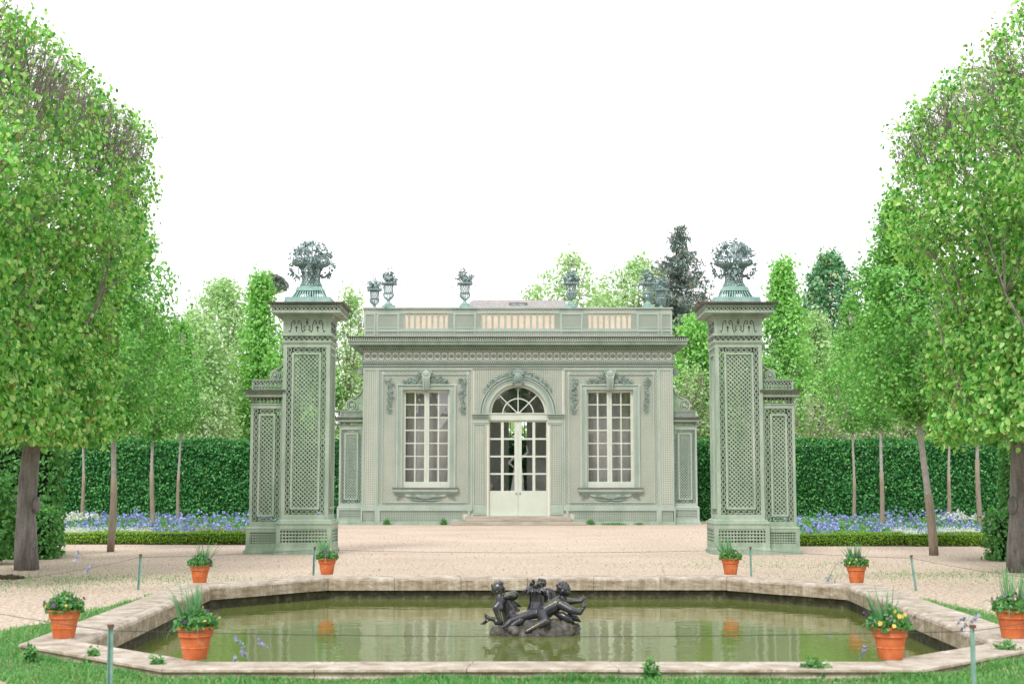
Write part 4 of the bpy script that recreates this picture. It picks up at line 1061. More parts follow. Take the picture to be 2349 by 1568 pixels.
# turf ring round the pond
LO = [(-3.75,11.55),(3.75,11.55),(5.6,13.75),(6.15,17),(5.85,22.3),(5.55,24.4),(-5.55,24.4),(-5.85,22.3),(-6.15,17),(-5.6,13.75)]
LO = [(x+AX,y) for x,y in LO]
holeI = offs(OCT,.31)
LOf = []
for i in range(len(LO)):
    a, b = LO[i], LO[(i+1)%len(LO)]
    k = max(1,int(math.dist(a,b)/.35))
    for j in range(k):
        t = j/k; p = [a[q]+(b[q]-a[q])*t for q in (0,1)]; p[0] += random.uniform(-.09,.09); p[1] += random.uniform(-.07,.07); LOf.append(tuple(p))
LOf = [(x,y) for x,y in LOf if not (y > 23.9 and abs(x-AX) < 5.35)]
cN = (AX,19.3)
LOf.sort(key=lambda p: (math.atan2(p[0]-cN[0], -(p[1]-cN[1]))))      # from back-left, round the front, to back-right
def to_hole(p):
    best = None
    for i in range(8):
        (x1,y1),(x2,y2) = holeI[i-1],holeI[i]; dx,dy = p[0]-cN[0],p[1]-cN[1]; ex,ey = x2-x1,y2-y1; den = dx*ey-dy*ex
        if abs(den) < 1e-9: continue
        t = ((x1-cN[0])*ey-(y1-cN[1])*ex)/den; u = ((x1-cN[0])*dy-(y1-cN[1])*dx)/den
        if t > 0 and -1e-6 <= u <= 1+1e-6: best = t if best is None else min(best,t)
    return (cN[0]+(p[0]-cN[0])*best, cN[1]+(p[1]-cN[1])*best)
IN = [to_hole(p) for p in LOf]; n_ = len(LOf)
mb = MB(); mb.v = [(x,y,.004) for x,y in LOf]+[(x,y,.004) for x,y in IN]; mb.f = [(i,i+1,n_+i+1,n_+i) for i in range(n_-1)]
lw = mb.build('lawn', M_TURF); tag(lw, kind='structure')
ring_poly = LOf+IN[::-1]
# vectorised point in polygon
def pip(P, X, Y):
    c = np.zeros(len(X), bool)
    for i in range(len(P)):
        (x1,y1),(x2,y2) = P[i-1],P[i]
        with np.errstate(divide='ignore', invalid='ignore'):
            t = ((y1>Y) != (y2>Y)) & (X < (x2-x1)*(Y-y1)/((y2-y1) if y2!=y1 else 1e-9)+x1)
        c ^= t
    return c
N = 420000; X = np.random.uniform(AX-6.6,AX+6.6,N); Y = np.random.uniform(11.3,25,N)
k = pip(ring_poly, X, Y); rag = pip(ring_poly, X+np.random.normal(size=N)*.10, Y+np.random.normal(size=N)*.10) & ~pip(holeI, X, Y)
k = (k|rag); dens = np.clip(1.0-(Y-12)/16,.25,1)
patch = .5+.5*np.sin(X*2.1+np.sin(Y*1.7)*1.5)*np.sin(Y*2.6+X); k &= np.random.rand(N) < dens*(.45+.7*patch); X, Y = X[k], Y[k]
C = np.stack([X,Y,np.zeros(len(X))],1)
V1, F1 = blades(C, .055+.03*np.sin(X*3)*np.cos(Y*2.3), .010, .5)
o = np_mesh('grass', V1, F1, M_GRASS); tag(o, 'short green lawn grass round the stone pond', 'grass', kind='stuff')
n = 16000; t_ = np.random.rand(n); E = offs(OCT,.40); sg = np.random.choice([7,0,1],n,p=[.2,.6,.2]); A_ = np.array(E)[sg]; B_ = np.array(E)[(sg+1)%8]; P_ = A_+(B_-A_)*t_[:,None]; clump = .5+.5*np.sin(P_[:,0]*3.1)*np.sin(P_[:,0]*1.3+P_[:,1]*2); kq = np.random.rand(n) < .15+.55*clump
P_ = P_[kq]+np.random.normal(size=(kq.sum(),2))*[.05,.035]; V1,F1 = blades(np.concatenate([P_,np.zeros((len(P_),1))],1), .035+.065*clump[kq]**2, .009, .45); o = np_mesh('tall_grass', V1, F1, M_GRASS); tag(o, 'longer unmown grass growing up against the front coping', 'grass', kind='stuff')
# sparse grass in the gravel
cs = []
for (x0,y0,sx_,sy_,n) in ((-9.2,25.5,1.6,1.3,2600),(-6.5,26.5,1.5,.8,1000),(8.3,27.5,1.8,.9,1800),(10.5,25,1.3,1.2,1500),(-10.5,23.5,.8,.6,2600),(5.8,31.5,1.6,1.0,900)):
    cs.append(np.stack([np.random.normal(x0,sx_,n),np.random.normal(y0,sy_,n),np.zeros(n)],1))
V1, F1 = blades(np.concatenate(cs), .035, .012, .6)
o = np_mesh('sparse_grass', V1, F1, M_GRASS); tag(o, 'thin grass growing through the gravel under the clipped trees', 'grass', kind='stuff')
n = 1500; X = np.random.uniform(-13,13,n); Y = 24+30*np.random.rand(n)**1.2; q_ = ~pip(hole,X,Y) & ~((np.abs(X-AX) > 4.6) & (np.abs(X-AX) < 8.5) & (Y > 35) & (Y < 37.5)); V1,F1 = leaves(np.stack([X,Y,X*0+.008],1)[q_], .03, 0, updir=(1,0,0)); V1[:,2] = np.clip(V1[:,2],.004,.02); o = np_mesh('fallen_debris',V1,F1,M_WRAP); tag(o,'scattered dry leaves and bits lying on the gravel','fallen leaves',kind='stuff')
# molehill by the left tree
mb = MB(); 
for j in range(30): mb.ball((random.gauss(0,.16),random.gauss(0,.12),random.uniform(0,.06)),random.uniform(.05,.11),(1,1,.7))
o = mb.build('soil_heap',M_SOIL); o.location = (*G(18,1327),0); o.scale = (.62,.62,.7); tag(o,'small dark heap of soil in the grass at the left edge','soil heap')
# broad-leaf weeds --------------------------------------------------------
def weed(x, y, r, n, label, z=0, mat=M_BED, h=.14, group=None):
    n = int(n*2.2); C = unit(np.random.normal(size=(n,3)))*(np.random.rand(n,1)**.5); C = C*[r,r*.7,h]*(1+.35*np.sin(C[:,:1]*7)*np.sin(C[:,1:2]*6)); C[:,2] = np.abs(C[:,2])+.02
    V, Fq = leaves(C, .034 if y < 30 else .06, .0, shape='oval'); o = np_mesh('weed', V, Fq, mat); o.location = (x,y,z); tag(o,label,'weed',group); return o
for (px,d_,lb) in ((887,-.35,'small leafy weed at the foot of the pavilion plinth, far left of the steps'),(1017,-.3,'small leafy weed at the pavilion plinth just left of the steps'),(1356,-.35,'small leafy weed at the pavilion plinth just right of the steps')):
    weed(XY(px,1198,YB-.4),YB+d_,.16,160,lb,0,M_BED,.25)
weed(XY(1408,1200,YB-.3),YB-.3,.55,220,'low creeping weed spread along the plinth under the right window',0,M_BED,.07)
weed(XY(1467,1200,YB-.3),YB-.3,.2,90,'tiny weed at the foot of the plinth near the right corner pilaster',0,M_BED,.08)
for (px,py,lb,r) in ((1862,1536,'leafy weed overhanging the front coping left of the right front flowerpot',.17),(2300,1492,'leafy weed at the coping below the rightmost flowerpot',.16),(222,1508,'leafy weed against the left front coping below the first flowerpot',.10),(365,1528,'leafy weed at the front left corner of the coping',.10),(1490,1540,'small weed against the middle of the front coping',.10),(80,1500,'small weed at the left tip of the coping',.08)):
    xx, yy = G(px,py+16,.0); yy -= .12; weed(xx,yy,r*.9,int(1500*r),lb,.0,M_BED,.16)
# ================================================================== FOUNTAIN GROUP
FY = 19.4
k_ = .000785
def sp(x, y, dep=0): return ((x-1180)*k_, dep, (1150-y)*k_)
foun = thing('fountain_group', 'dark bronze fountain group of sprawling cherubs on a rock in the middle of the pond', 'sculpture', (XY(1231.5,1447,FY),FY,WZ))
mb = MB()
for j in range(44):
    a = random.uniform(0,2*PI); r = math.sqrt(random.random()); x = .5*r*math.cos(a); y = .30*r*math.sin(a)
    mb.ball((x-.02,y,.02+.10*(1-r*r)),random.uniform(.07,.13),(1.2,1,.65),8,6,Matrix.Rotation(random.uniform(-.5,.5),3,'Y'))
mb.ball((-.30,0,.05),.20,(1.4,1,.6)); mb.ball((.30,-.02,.08),.22,(1.2,1,.65)); mb.ball((0,0,-.02),.4,(1.5,.9,.4))
o = mb.build('rock',M_ROCK,foun); remesh(o,.014,3)
dt = bpy.data.textures.new('rock_noise','CLOUDS'); dt.noise_scale = .06; dm = o.modifiers.new('d','DISPLACE'); dm.texture = dt; dm.strength = .035
def cap(mb,a,b,ra,rb): mb.capsule(sp(*a),sp(*b),(ra*1.2+5)*k_,(rb*1.2+3)*k_,12)
def head(mb, c, r, f, curls=30, seed=1):
    """head ball with jaw, nose, ears; f = facing direction"""
    c = Vector(sp(*c)); r *= k_*1.12; f = Vector(f).normalized(); up = Vector((0,0,1)); s = f.cross(up).normalized(); u = s.cross(f)
    mb.ball(c,r,(1,1,1.08),14,10); mb.ball(c+f*r*.35-u*r*.35,r*.68,seg=12,rings=8); mb.ball(c+f*r*1.02-u*r*.15,r*.17); mb.ball(c+f*r*.92-u*r*.55,r*.2,(1,1,.6)); mb.ball(c+f*r*.8-u*r*.85,r*.22)
    for q in (-1,1): mb.ball(c+s*q*r*.98-u*r*.1,r*.22,(.6,.8,1.2)); mb.ball(c+f*r*.72-u*r*.38+s*q*r*.42,r*.30); mb.ball(c+f*r*.86+u*r*.12+s*q*r*.34,r*.16)
    rnd = random.Random(seed)
    for j in range(curls):
        d = Vector([rnd.gauss(0,1) for _ in range(3)]).normalized()
        if d.dot(f) > .35 or d.z < -.6: continue
        mb.ball(c+d*r*1.02,r*rnd.uniform(.2,.3),seg=7,rings=5)
def hand(mb, w, d, r, spread=(0,0,1)):
    w = Vector(w); d = Vector(d).normalized(); s = Vector(spread).normalized(); n = d.cross(s).normalized()
    mb.ball(w+d*r*1.0,r*1.15,(1,1,1),8,6)
    for j in range(4):
        q = (j-1.5)*.62; b = w+d*r*1.5+s*q*r; m_ = b+d*r*(1.5-.2*abs(q))+s*q*r*.5; e_ = m_+d*r*(1.1-.2*abs(q))+n*r*.5+s*q*r*.2
        mb.capsule(b,m_,r*.34,r*.30,7); mb.capsule(m_,e_,r*.30,r*.22,7)
    b = w+d*r*.4-s*r*.9; mb.capsule(b,b+(d*.7-s).normalized()*r*1.6,r*.36,r*.28,7)
# right cherub, sprawling to the right, legs to the left
mb = MB()
cap(mb,(1560,620,-.02),(1420,700,-.03),92,108); cap(mb,(1420,700,-.03),(1265,775,-.04),108,100)
cap(mb,(1255,760,-.02),(990,830,-.10),88,62); cap(mb,(990,830,-.10),(735,900,-.16),60,38); cap(mb,(735,900,-.16),(640,985,-.20),38,36); cap(mb,(640,985,-.20),(600,1000,-.24),36,22)
for q in range(5): mb.capsule(sp(612+q*14,1000+q*5,-.21),sp(598+q*16,1018+q*5,-.235),.012,.010,6)
cap(mb,(1270,800,-.10),(1325,905,-.26),88,64); cap(mb,(1325,905,-.26),(1110,1010,-.28),60,38); cap(mb,(1110,1010,-.28),(1000,1065,-.30),38,30)
cap(mb,(1585,640,-.08),(1760,730,-.14),70,50); cap(mb,(1760,730,-.14),(1900,760,-.15),48,42); cap(mb,(1900,760,-.15),(1965,700,-.14),42,26)
hand(mb,sp(1965,700,-.14),(.35,0,1),.024,(1,0,-.3))
cap(mb,(1600,600,.10),(1740,610,.12),66,48); cap(mb,(1740,610,.12),(1950,600,.10),46,28); hand(mb,sp(1950,600,.10),(.55,0,.9),.024,(.6,0,-.4))
cap(mb,(1590,620,.0),(1640,500,.0),60,50)
head(mb,(1640,385,0),104,(.75,-.25,-.05),60,3)
o = mb.build('reclining_cherub',M_BRONZE,foun); remesh(o,.0062,3)
# left cherub, chin on arm, crouching
mb = MB()
head(mb,(515,370,-.02),96,(-.15,-1,-.45),36,5)
cap(mb,(530,440,.0),(620,540,.03),50,60); cap(mb,(610,560,.03),(720,760,.06),95,120); cap(mb,(720,760,.06),(730,900,.05),120,110)
cap(mb,(650,520,.0),(790,500,.06),60,66); cap(mb,(790,520,.06),(640,510,-.08),48,36)
cap(mb,(590,560,-.04),(480,690,-.10),62,52); cap(mb,(480,690,-.10),(560,930,-.12),50,34); cap(mb,(540,520,-.06),(560,700,-.10),46,44)
cap(mb,(520,900,-.08),(380,870,-.12),40,28); hand(mb,sp(380,870,-.12),(-1,0,.45),.024,(0,0,1))
cap(mb,(760,850,.0),(900,900,-.12),90,64); cap(mb,(900,900,-.12),(760,980,-.18),60,40); cap(mb,(500,930,-.10),(560,940,-.10),46,40)
cap(mb,(760,640,.14),(900,700,.20),26,12); cap(mb,(780,680,.14),(880,770,.20),26,12); cap(mb,(740,600,.14),(905,690,.22),26,10)
o = mb.build('crouching_cherub',M_BRONZE,foun); remesh(o,.0062,3)
# third cherub behind, back turned
mb = MB()
cap(mb,(1380,500,.22),(1390,640,.20),100,120); cap(mb,(1390,640,.20),(1350,780,.16),120,110); cap(mb,(1330,460,.20),(1200,420,.12),52,36); head(mb,(1265,300,.20),70,(-.3,1,-.1),30,8)
o = mb.build('rear_cherub',M_BRONZE,foun); remesh(o,.007,3)
# reed bundle with leafy collar and fish mouths
mb = MB()
for j in range(16):
    a = 2*PI*j/16; x = 1160+math.cos(a)*85; y = math.sin(a)*.065; mb.tube([sp(1160+math.cos(a)*130,800,y*1.6+.02),sp(x,600,y+.02),sp(x-5,440,y+.02),sp(1150+math.cos(a)*105,400,y*1.4+.02)],[.022,.02,.018,.016],7)
mb.capsule(sp(1160,760,.02),sp(1150,400,.02),.065,.06)
for j in range(20):
    a = 2*PI*j/20; c = Vector(sp(1145,400,.02)); d = Vector((math.cos(a),math.sin(a)*.9,0)); rr = random.uniform(.12,.165)
    mb.tube([c,c+d*rr*.6+Vector((0,0,.03)),c+d*rr+Vector((0,0,random.uniform(-.03,-.005))),c+d*rr*1.05+Vector((0,0,-.06))],[.018,.022,.018,.008],6)
for (x,y,d,r) in ((1090,290,0,46),(1120,245,.04,36),(1215,300,-.02,48),(1150,330,-.05,50),(1250,330,.05,40)): mb.capsule(sp(x,y+40,d),sp(x,y,d-.03),r*k_,r*k_*.7); mb.ball(sp(x-20,y-10,d-.05),r*k_*.35)
mb.capsule(sp(1145,340,0),sp(1140,395,-.07),.02,.016)
o = mb.build('reed_spout',M_BRONZE,foun); remesh(o,.0065,2)
mb = MB(); mb.tube([sp(1500,800,-.04),sp(1600,820,-.10),sp(1740,900,-.13),sp(1820,960,-.10)],[.03,.055,.045,.015],10); mb.tube([sp(1700,830,-.02),sp(1840,870,-.05),sp(1930,930,-.06)],[.04,.045,.01],8)
mb.leaf(sp(1820,950,-.1),(1,0,-.6),(0,-1,0),.09,.06); mb.build('fish',M_BRONZE,foun,smooth=True); mb = MB(); mb.leaf(sp(230,965,-.12),(1,0,.4),(0,-1,0),.10,.05); mb.tube([sp(320,900,-.12),sp(260,950,-.13),sp(220,962,-.13)],[.02,.012,.006],6)
mb.build('fish',M_BRONZE,foun,smooth=True)
# ================================================================== FLOWERPOTS
def pot_plant(idx, x, y, label, iris=40, h=.42, flowers=(14,8,0), bells=(), seed=0):
    rs = np.random.RandomState(100+seed); np.random.seed(200+seed); random.seed(300+seed)
    t = thing('flowerpot', label, 'flowerpot', (x,y,RZ+.002), 'terracotta flowerpots standing on the pond coping')
    t.rotation_euler = (0,0,random.uniform(0,6))
    prof = [(.108,0),(.112,.012),(.126,.098),(.131,.101),(.131,.108),(.127,.112),(.143,.200),(.156,.203),(.160,.211),(.156,.219),(.163,.262),(.172,.266),(.180,.278),(.179,.29),(.170,.298),(.160,.296),(.152,.27),(.148,.25)]
    mb = MB(); mb.lathe(prof,seg=40,cap=False); mb.v.append((0,0,0)); o = mb.build('pot',M_TERRA,t,smooth=True); es = o.modifiers.new('e','EDGE_SPLIT'); es.split_angle = R(28)
    mb = MB(); mb.lathe([(.0,.262),(.10,.262),(.152,.255)],seg=20,cap=False); mb.build('soil',M_SOIL,t)
    # bushy leaves
    n = 900; a = np.random.uniform(0,2*PI,n); r = .20*np.sqrt(np.random.rand(n)); C = np.stack([r*np.cos(a),r*np.sin(a),.27+np.random.rand(n)*.20*(1.15-r/.20*.7)],1)
    V, Fq = leaves(C,.042,-.1); np_mesh('leaves',V,Fq,M_BED,t)
    # iris / daffodil blades
    n = int(iris*1.15); h *= 1.08; cl = np.random.normal(size=(3,2))*.05; base = cl[np.random.randint(0,3,n)]+np.random.normal(size=(n,2))*.022
    C = np.concatenate([base,np.full((n,1),.26)],1); vs = []; 
    mbb = MB()
    for p in C:
        L = h*random.uniform(.6,1.12); d = Vector((p[0]*2.2+random.gauss(0,.16),p[1]*2.2+random.gauss(0,.16),1)).normalized(); q = Vector(p); w_ = random.uniform(.009,.016); s_ = Vector((random.gauss(0,1),random.gauss(0,1),0)).normalized()*w_; b0 = len(mbb.v); sag = random.uniform(0,.22)**1.0
        for j in range(5):
            f_ = j/4; mbb.v += [tuple(q-s_*(1-f_*.85)),tuple(q+s_*(1-f_*.85))]; q = q+d*L/4; d = (d+Vector((d.x*1.2,d.y*1.2,-.55))*sag).normalized()
        for j in range(4): mbb.f.append((b0+2*j,b0+2*j+1,b0+2*j+3,b0+2*j+2))
    for j in range(9):
        a_ = random.uniform(0,2*PI); q = Vector((.12*math.cos(a_),.12*math.sin(a_),.28)); d = Vector((math.cos(a_),math.sin(a_),.9)).normalized(); b0 = len(mbb.v); s_ = Vector((-d.y,d.x,0)).normalized()*.006; L = random.uniform(.25,.42)
        for k2 in range(7):
            mbb.v += [tuple(q-s_*(1-k2/7)),tuple(q+s_*(1-k2/7))]; q = q+d*L/6; d = (d+Vector((0,0,-.42))).normalized()
        for k2 in range(6): mbb.f.append((b0+2*k2,b0+2*k2+1,b0+2*k2+3,b0+2*k2+2))
    mbb.build('long_blades',M_IRIS,t)
    for (cnt,mt,nm) in ((flowers[0],M_PURP,'purple_pansies'),(flowers[1],M_YELL,'yellow_pansies')):
        if not cnt: continue
        mb = MB()
        for j in range(cnt):
            a_ = random.uniform(0,2*PI); r_ = random.uniform(.09,.24); c = Vector((r_*math.cos(a_),r_*math.sin(a_),.33+random.uniform(-.02,.14)*(1.2-r_*2))); nn = Vector((math.cos(a_),math.sin(a_),.4))+Vector((random.gauss(0,.4),random.gauss(0,.4),random.gauss(0,.3)))
            mb.rosette(c,nn,random.uniform(.017,.026),5); mb.tube([(c.x*.6,c.y*.6,.28),tuple(c-nn.normalized()*.005)],.0018,3)
        mb.build(nm,mt,t)
    if bells:
        mb = MB(); ms = MB(); inv = Matrix.Rotation(-t.rotation_euler.z,3,'Z')
        for (dx,dz) in bells:
            e_ = inv @ Vector((dx,random.uniform(-.12,.05),dz)); b = Vector((e_.x*.12,e_.y*.12,.28)); up = max(.30,dz)+.02
            m1 = Vector((e_.x*.45,e_.y*.45,(.28+up)*.5+.10 if dz < .3 else (.28+dz)*.52)); ms.tube([b,m1,(m1+e_)*.5+Vector((0,0,.05 if dz<.3 else 0)),e_],.0022,4)
            dr = (e_-m1).normalized()
            for j in range(16):
                c = e_-dr*(.13*j/16)+Vector([random.gauss(0,.008) for _ in range(3)]); mb.rosette(c,Vector([random.gauss(0,1) for _ in range(3)])+dr,.011+.012*j/16,6)
        ms.build('bluebell_stems',M_IRIS,t); mb.build('bluebells',M_MALL,t)
    return t
def on(px, py): return G(px, py, RZ)
PP = [((447,1513-3),'flowerpot at the left front corner of the pond, tall blades and few yellow pansies',46,.40,(8,5,0),((.50,-.02),(.47,.12),(.68,.10),(.42,-.10))),
 ((2043,1513-3),'flowerpot at the right front corner of the pond with pale yellow and purple pansies',34,.36,(16,16,0),((-.3,.02),)),
 ((146,1462),'leftmost flowerpot, at the left tip of the pond, with tall pale bluebells rising above it',22,.30,(16,12,0),((.16,.92),(.30,.78))),
 ((2323,1462),'rightmost flowerpot, cut by the picture edge, with bluebells drooping to the left',44,.44,(14,6,0),((-.55,.05),(-.62,.14),(-.48,.16))),
 ((458,1336),'flowerpot on the back left corner of the coping, with spiky blades and pale violet pansies',36,.42,(16,6,0),()),
 ((1965,1336),'flowerpot on the back right corner of the coping with bluebells hanging left',60,.36,(16,6,0),((-.55,-.03),(-.42,-.08),(-.48,.02),(-.3,-.12))),
 ((750,1317),'flowerpot at the back of the pond in front of the left trellis pillar',46,.42,(14,1,0),()),
 ((1676,1317),'flowerpot with orange pansies behind the pond, in front of the right trellis pillar',46,.42,(8,12,0),())]
for i,(pp,lb,ir,h_,fl,be) in enumerate(PP):
    x, y = on(*pp); pot_plant(i,x,y,lb,ir,h_,fl,be,seed=i)
random.seed(21); np.random.seed(21)
# ================================================================== POSTS AND WIRE
def post(x, y, h, lean, label):
    t = thing('fence_post', label, 'post', (x,y,0), 'green iron posts of the wire fence round the pond'); t.rotation_euler = (0,lean,0)
    mb = MB(Fr()); mb.box(-.019,.019,0,h,-.003,.003); mb.box(-.019,-.013,0,h,.003,.034); mb.build('angle_iron',M_POST,t)
    mb = MB(Fr()); mb.box(-.022,.022,h-.002,h+.022,-.008,.036); mb.build('rusty_tip',M_RUST,t); return t
PH = .56
pts = [(255,1437,-.01,'iron post in the foreground at the left, cut by the bottom of the picture'),(2230,1438,0,'iron post in the foreground at the right, cut by the bottom of the picture'),
 (323,1273,.04,'iron post on the left gravel between two flowerpots'),(2090,1275,-.12,'leaning iron post on the right gravel beside the lawn'),(722,1256,.03,'iron post behind the flowerpot at the left trellis pillar'),(1721,1256,-.02,'iron post at the foot of the right trellis pillar')]
tops = {}
for (px,py,ln,lb) in pts:
    x, y = G(px,py,PH); x -= PH*math.sin(ln); post(x,y,PH,ln,lb); tops[px] = Vector((x+PH*math.sin(ln),y,PH-.03))
offL, offR = Vector((-6.6,15.5,PH)), Vector((7.1,15.5,PH))
seqp = [offL,tops[323],tops[722],tops[1721],tops[2090],offR,tops[2230],tops[255],offL]
wire = MB()
for a,b in zip(seqp[:-1],seqp[1:]):
    L = (b-a).length; sag = .004*L*L*.18+.01; n = 14
    wire.tube([a.lerp(b,j/n)-Vector((0,0,4*sag*(j/n)*(1-j/n))) for j in range(n+1)],.0028,4,cap=False)
o = wire.build('fence_wire',M_DARKM); tag(o,'thin dark wire strung from post to post round the pond','wire')
# ================================================================== HEDGES
def hedge(name, label, cat, x0, x1, y0, y1, h, size, dens, mat, core, faces='fltr', rough=.06, drop=.0, z0=0, group=None):
    t = thing(name, label, cat, ((x0+x1)/2,(y0+y1)/2,z0), group)
    ox, oy = (x0+x1)/2,(y0+y1)/2; q = rough*1.4
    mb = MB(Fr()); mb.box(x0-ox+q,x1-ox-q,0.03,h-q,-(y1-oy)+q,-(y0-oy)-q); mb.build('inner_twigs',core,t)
    Cs, Os = [], []
    def add(n, fx, nrm):
        u, v = np.random.rand(n), np.random.rand(n); P = fx(u,v); wob = .5*np.sin(P[:,0]*1.7+P[:,2]*2.1)*np.sin(P[:,1]*1.3+P[:,2]*1.2)
        P = P+np.array(nrm)*(np.random.normal(size=n)*rough*.5+wob*rough)[:,None]+np.random.normal(size=(n,3))*.02; Cs.append(P-[ox,oy,0]); Os.append(np.tile(nrm,(n,1)))
    st = lambda a,b,c: np.stack([a,b,c],1)
    if 'f' in faces: add(int(dens*(x1-x0)*h), lambda u,v: st(x0+(x1-x0)*u, y0+0*u, h*v), (0,-1,0.))
    if 'l' in faces: add(int(dens*(y1-y0)*h), lambda u,v: st(x0+0*u, y0+(y1-y0)*u, h*v), (-1.,0,0))
    if 'r' in faces: add(int(dens*(y1-y0)*h), lambda u,v: st(x1+0*u, y0+(y1-y0)*u, h*v), (1.,0,0))
    if 't' in faces: add(int(dens*1.2*(x1-x0)*(y1-y0)), lambda u,v: st(x0+(x1-x0)*u, y0+(y1-y0)*v, h+0*u), (0,0,1.))
    C = np.concatenate(Cs); O = np.concatenate(Os); V, Fq = leaves(C,size,.5,O); np_mesh('foliage',V,Fq,mat,t); return t
HY = 70.0; HH = ZY(1013,HY)
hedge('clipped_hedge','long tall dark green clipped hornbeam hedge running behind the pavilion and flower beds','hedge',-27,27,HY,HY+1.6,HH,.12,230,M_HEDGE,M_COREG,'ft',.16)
def gy(px,py): return G(px,py)
# side hedges near the big trees
yl = G(120,1283)[1]; xe = XY(133,1283,yl)
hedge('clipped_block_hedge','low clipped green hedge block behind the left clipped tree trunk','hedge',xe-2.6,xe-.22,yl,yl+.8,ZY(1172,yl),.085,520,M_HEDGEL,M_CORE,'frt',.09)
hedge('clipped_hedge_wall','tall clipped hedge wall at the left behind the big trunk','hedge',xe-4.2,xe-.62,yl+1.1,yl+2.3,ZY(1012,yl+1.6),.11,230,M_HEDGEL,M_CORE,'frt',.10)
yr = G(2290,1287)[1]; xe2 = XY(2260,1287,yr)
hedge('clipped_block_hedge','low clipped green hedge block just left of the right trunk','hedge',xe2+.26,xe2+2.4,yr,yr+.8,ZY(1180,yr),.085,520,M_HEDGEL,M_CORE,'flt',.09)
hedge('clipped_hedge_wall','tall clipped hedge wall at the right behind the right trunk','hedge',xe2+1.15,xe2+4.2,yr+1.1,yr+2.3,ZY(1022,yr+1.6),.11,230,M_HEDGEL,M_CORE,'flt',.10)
# loose shrubs at the far left edge
def shrub(x,y,r,h,label,mat,n=5000,size=.09,twig=M_TWIG):
    t = thing('shrub',label,'shrub',(x,y,0)); P = np.random.normal(size=(n,3)); P = unit(P)*(np.random.rand(n,1)**.4)*[r,r,h*.52]; P[:,2] += h*.5
    P *= 1+.15*np.sin(P[:,[1,2,0]]*5); V,Fq = leaves(P,size,.3,unit(P-[0,0,h*.5])); np_mesh('foliage',V,Fq,mat,t)
    mb = MB()
    for j in range(14): a = random.uniform(0,6.3); mb.tube([(0,0,0),(r*.3*math.cos(a),r*.3*math.sin(a),h*.4),(r*.75*math.cos(a),r*.75*math.sin(a),h*random.uniform(.5,.9))],[.03,.018,.006],5)
    mb.build('stems',twig,t); return t
shrub(-11.6,31.3,1.0,1.9,'loose green shrub at the left edge beside the big trunk',M_HEDGEL,5200,.10)
shrub(-12.9,30.3,.8,1.2,'low dark green shrub at the far left edge',M_BED,3000,.10)
# box edging
def boxedge(x0,x1,y,label,h=.36,n=None):
    t = thing('box_edging',label,'hedge',((x0+x1)/2,y+.25,0)); L = x1-x0; n = int(L*1500); u = np.random.uniform(-L/2,L/2,n)
    a = np.random.uniform(-.15*PI,1.1*PI,n); hh = h*(1+.07*np.sin(u*1.3)+.05*np.sin(u*3.1+1)); ex = np.sign(np.cos(a))*np.abs(np.cos(a))**.5; ez = np.abs(np.sin(a))**.5
    P = np.stack([u,-ex*.27*(1+.06*np.sin(u*2.3)),np.clip(ez*hh,.02,1)],1)+np.random.normal(size=(n,3))*.015; V,Fq = leaves(P,.042,-.2,unit(P*[0,1,1])); np_mesh('foliage',V,Fq,M_BOX,t)
    mb = MB(Fr()); mb.box(-L/2+.02,L/2-.02,.02,h-.06,-.22,.22); mb.build('inner_twigs',M_CORE2,t)
by = G(300,1248)[1]; bxa, bxb, bxc = XY(118,1240,by), XY(330,1240,by), XY(600,1240,by)
boxedge(bxa,bxb,by,'low bright box edging in front of the white flowers, left bed',.35)
boxedge(bxb+.02,bxc,by-.25,'low bright box edging in front of the left bed, next to the trellis pillar',.37)
by2 = G(2000,1252)[1]; a1, a2, a3 = XY(1800,1240,by2), XY(2075,1240,by2), XY(2285,1240,by2)
boxedge(a1,a2-.02,by2,'low bright box edging in front of the right bed, next to the trellis pillar',.36)
boxedge(a2,a3,by2-.1,'low bright box edging in front of the white flowers, right bed',.36)
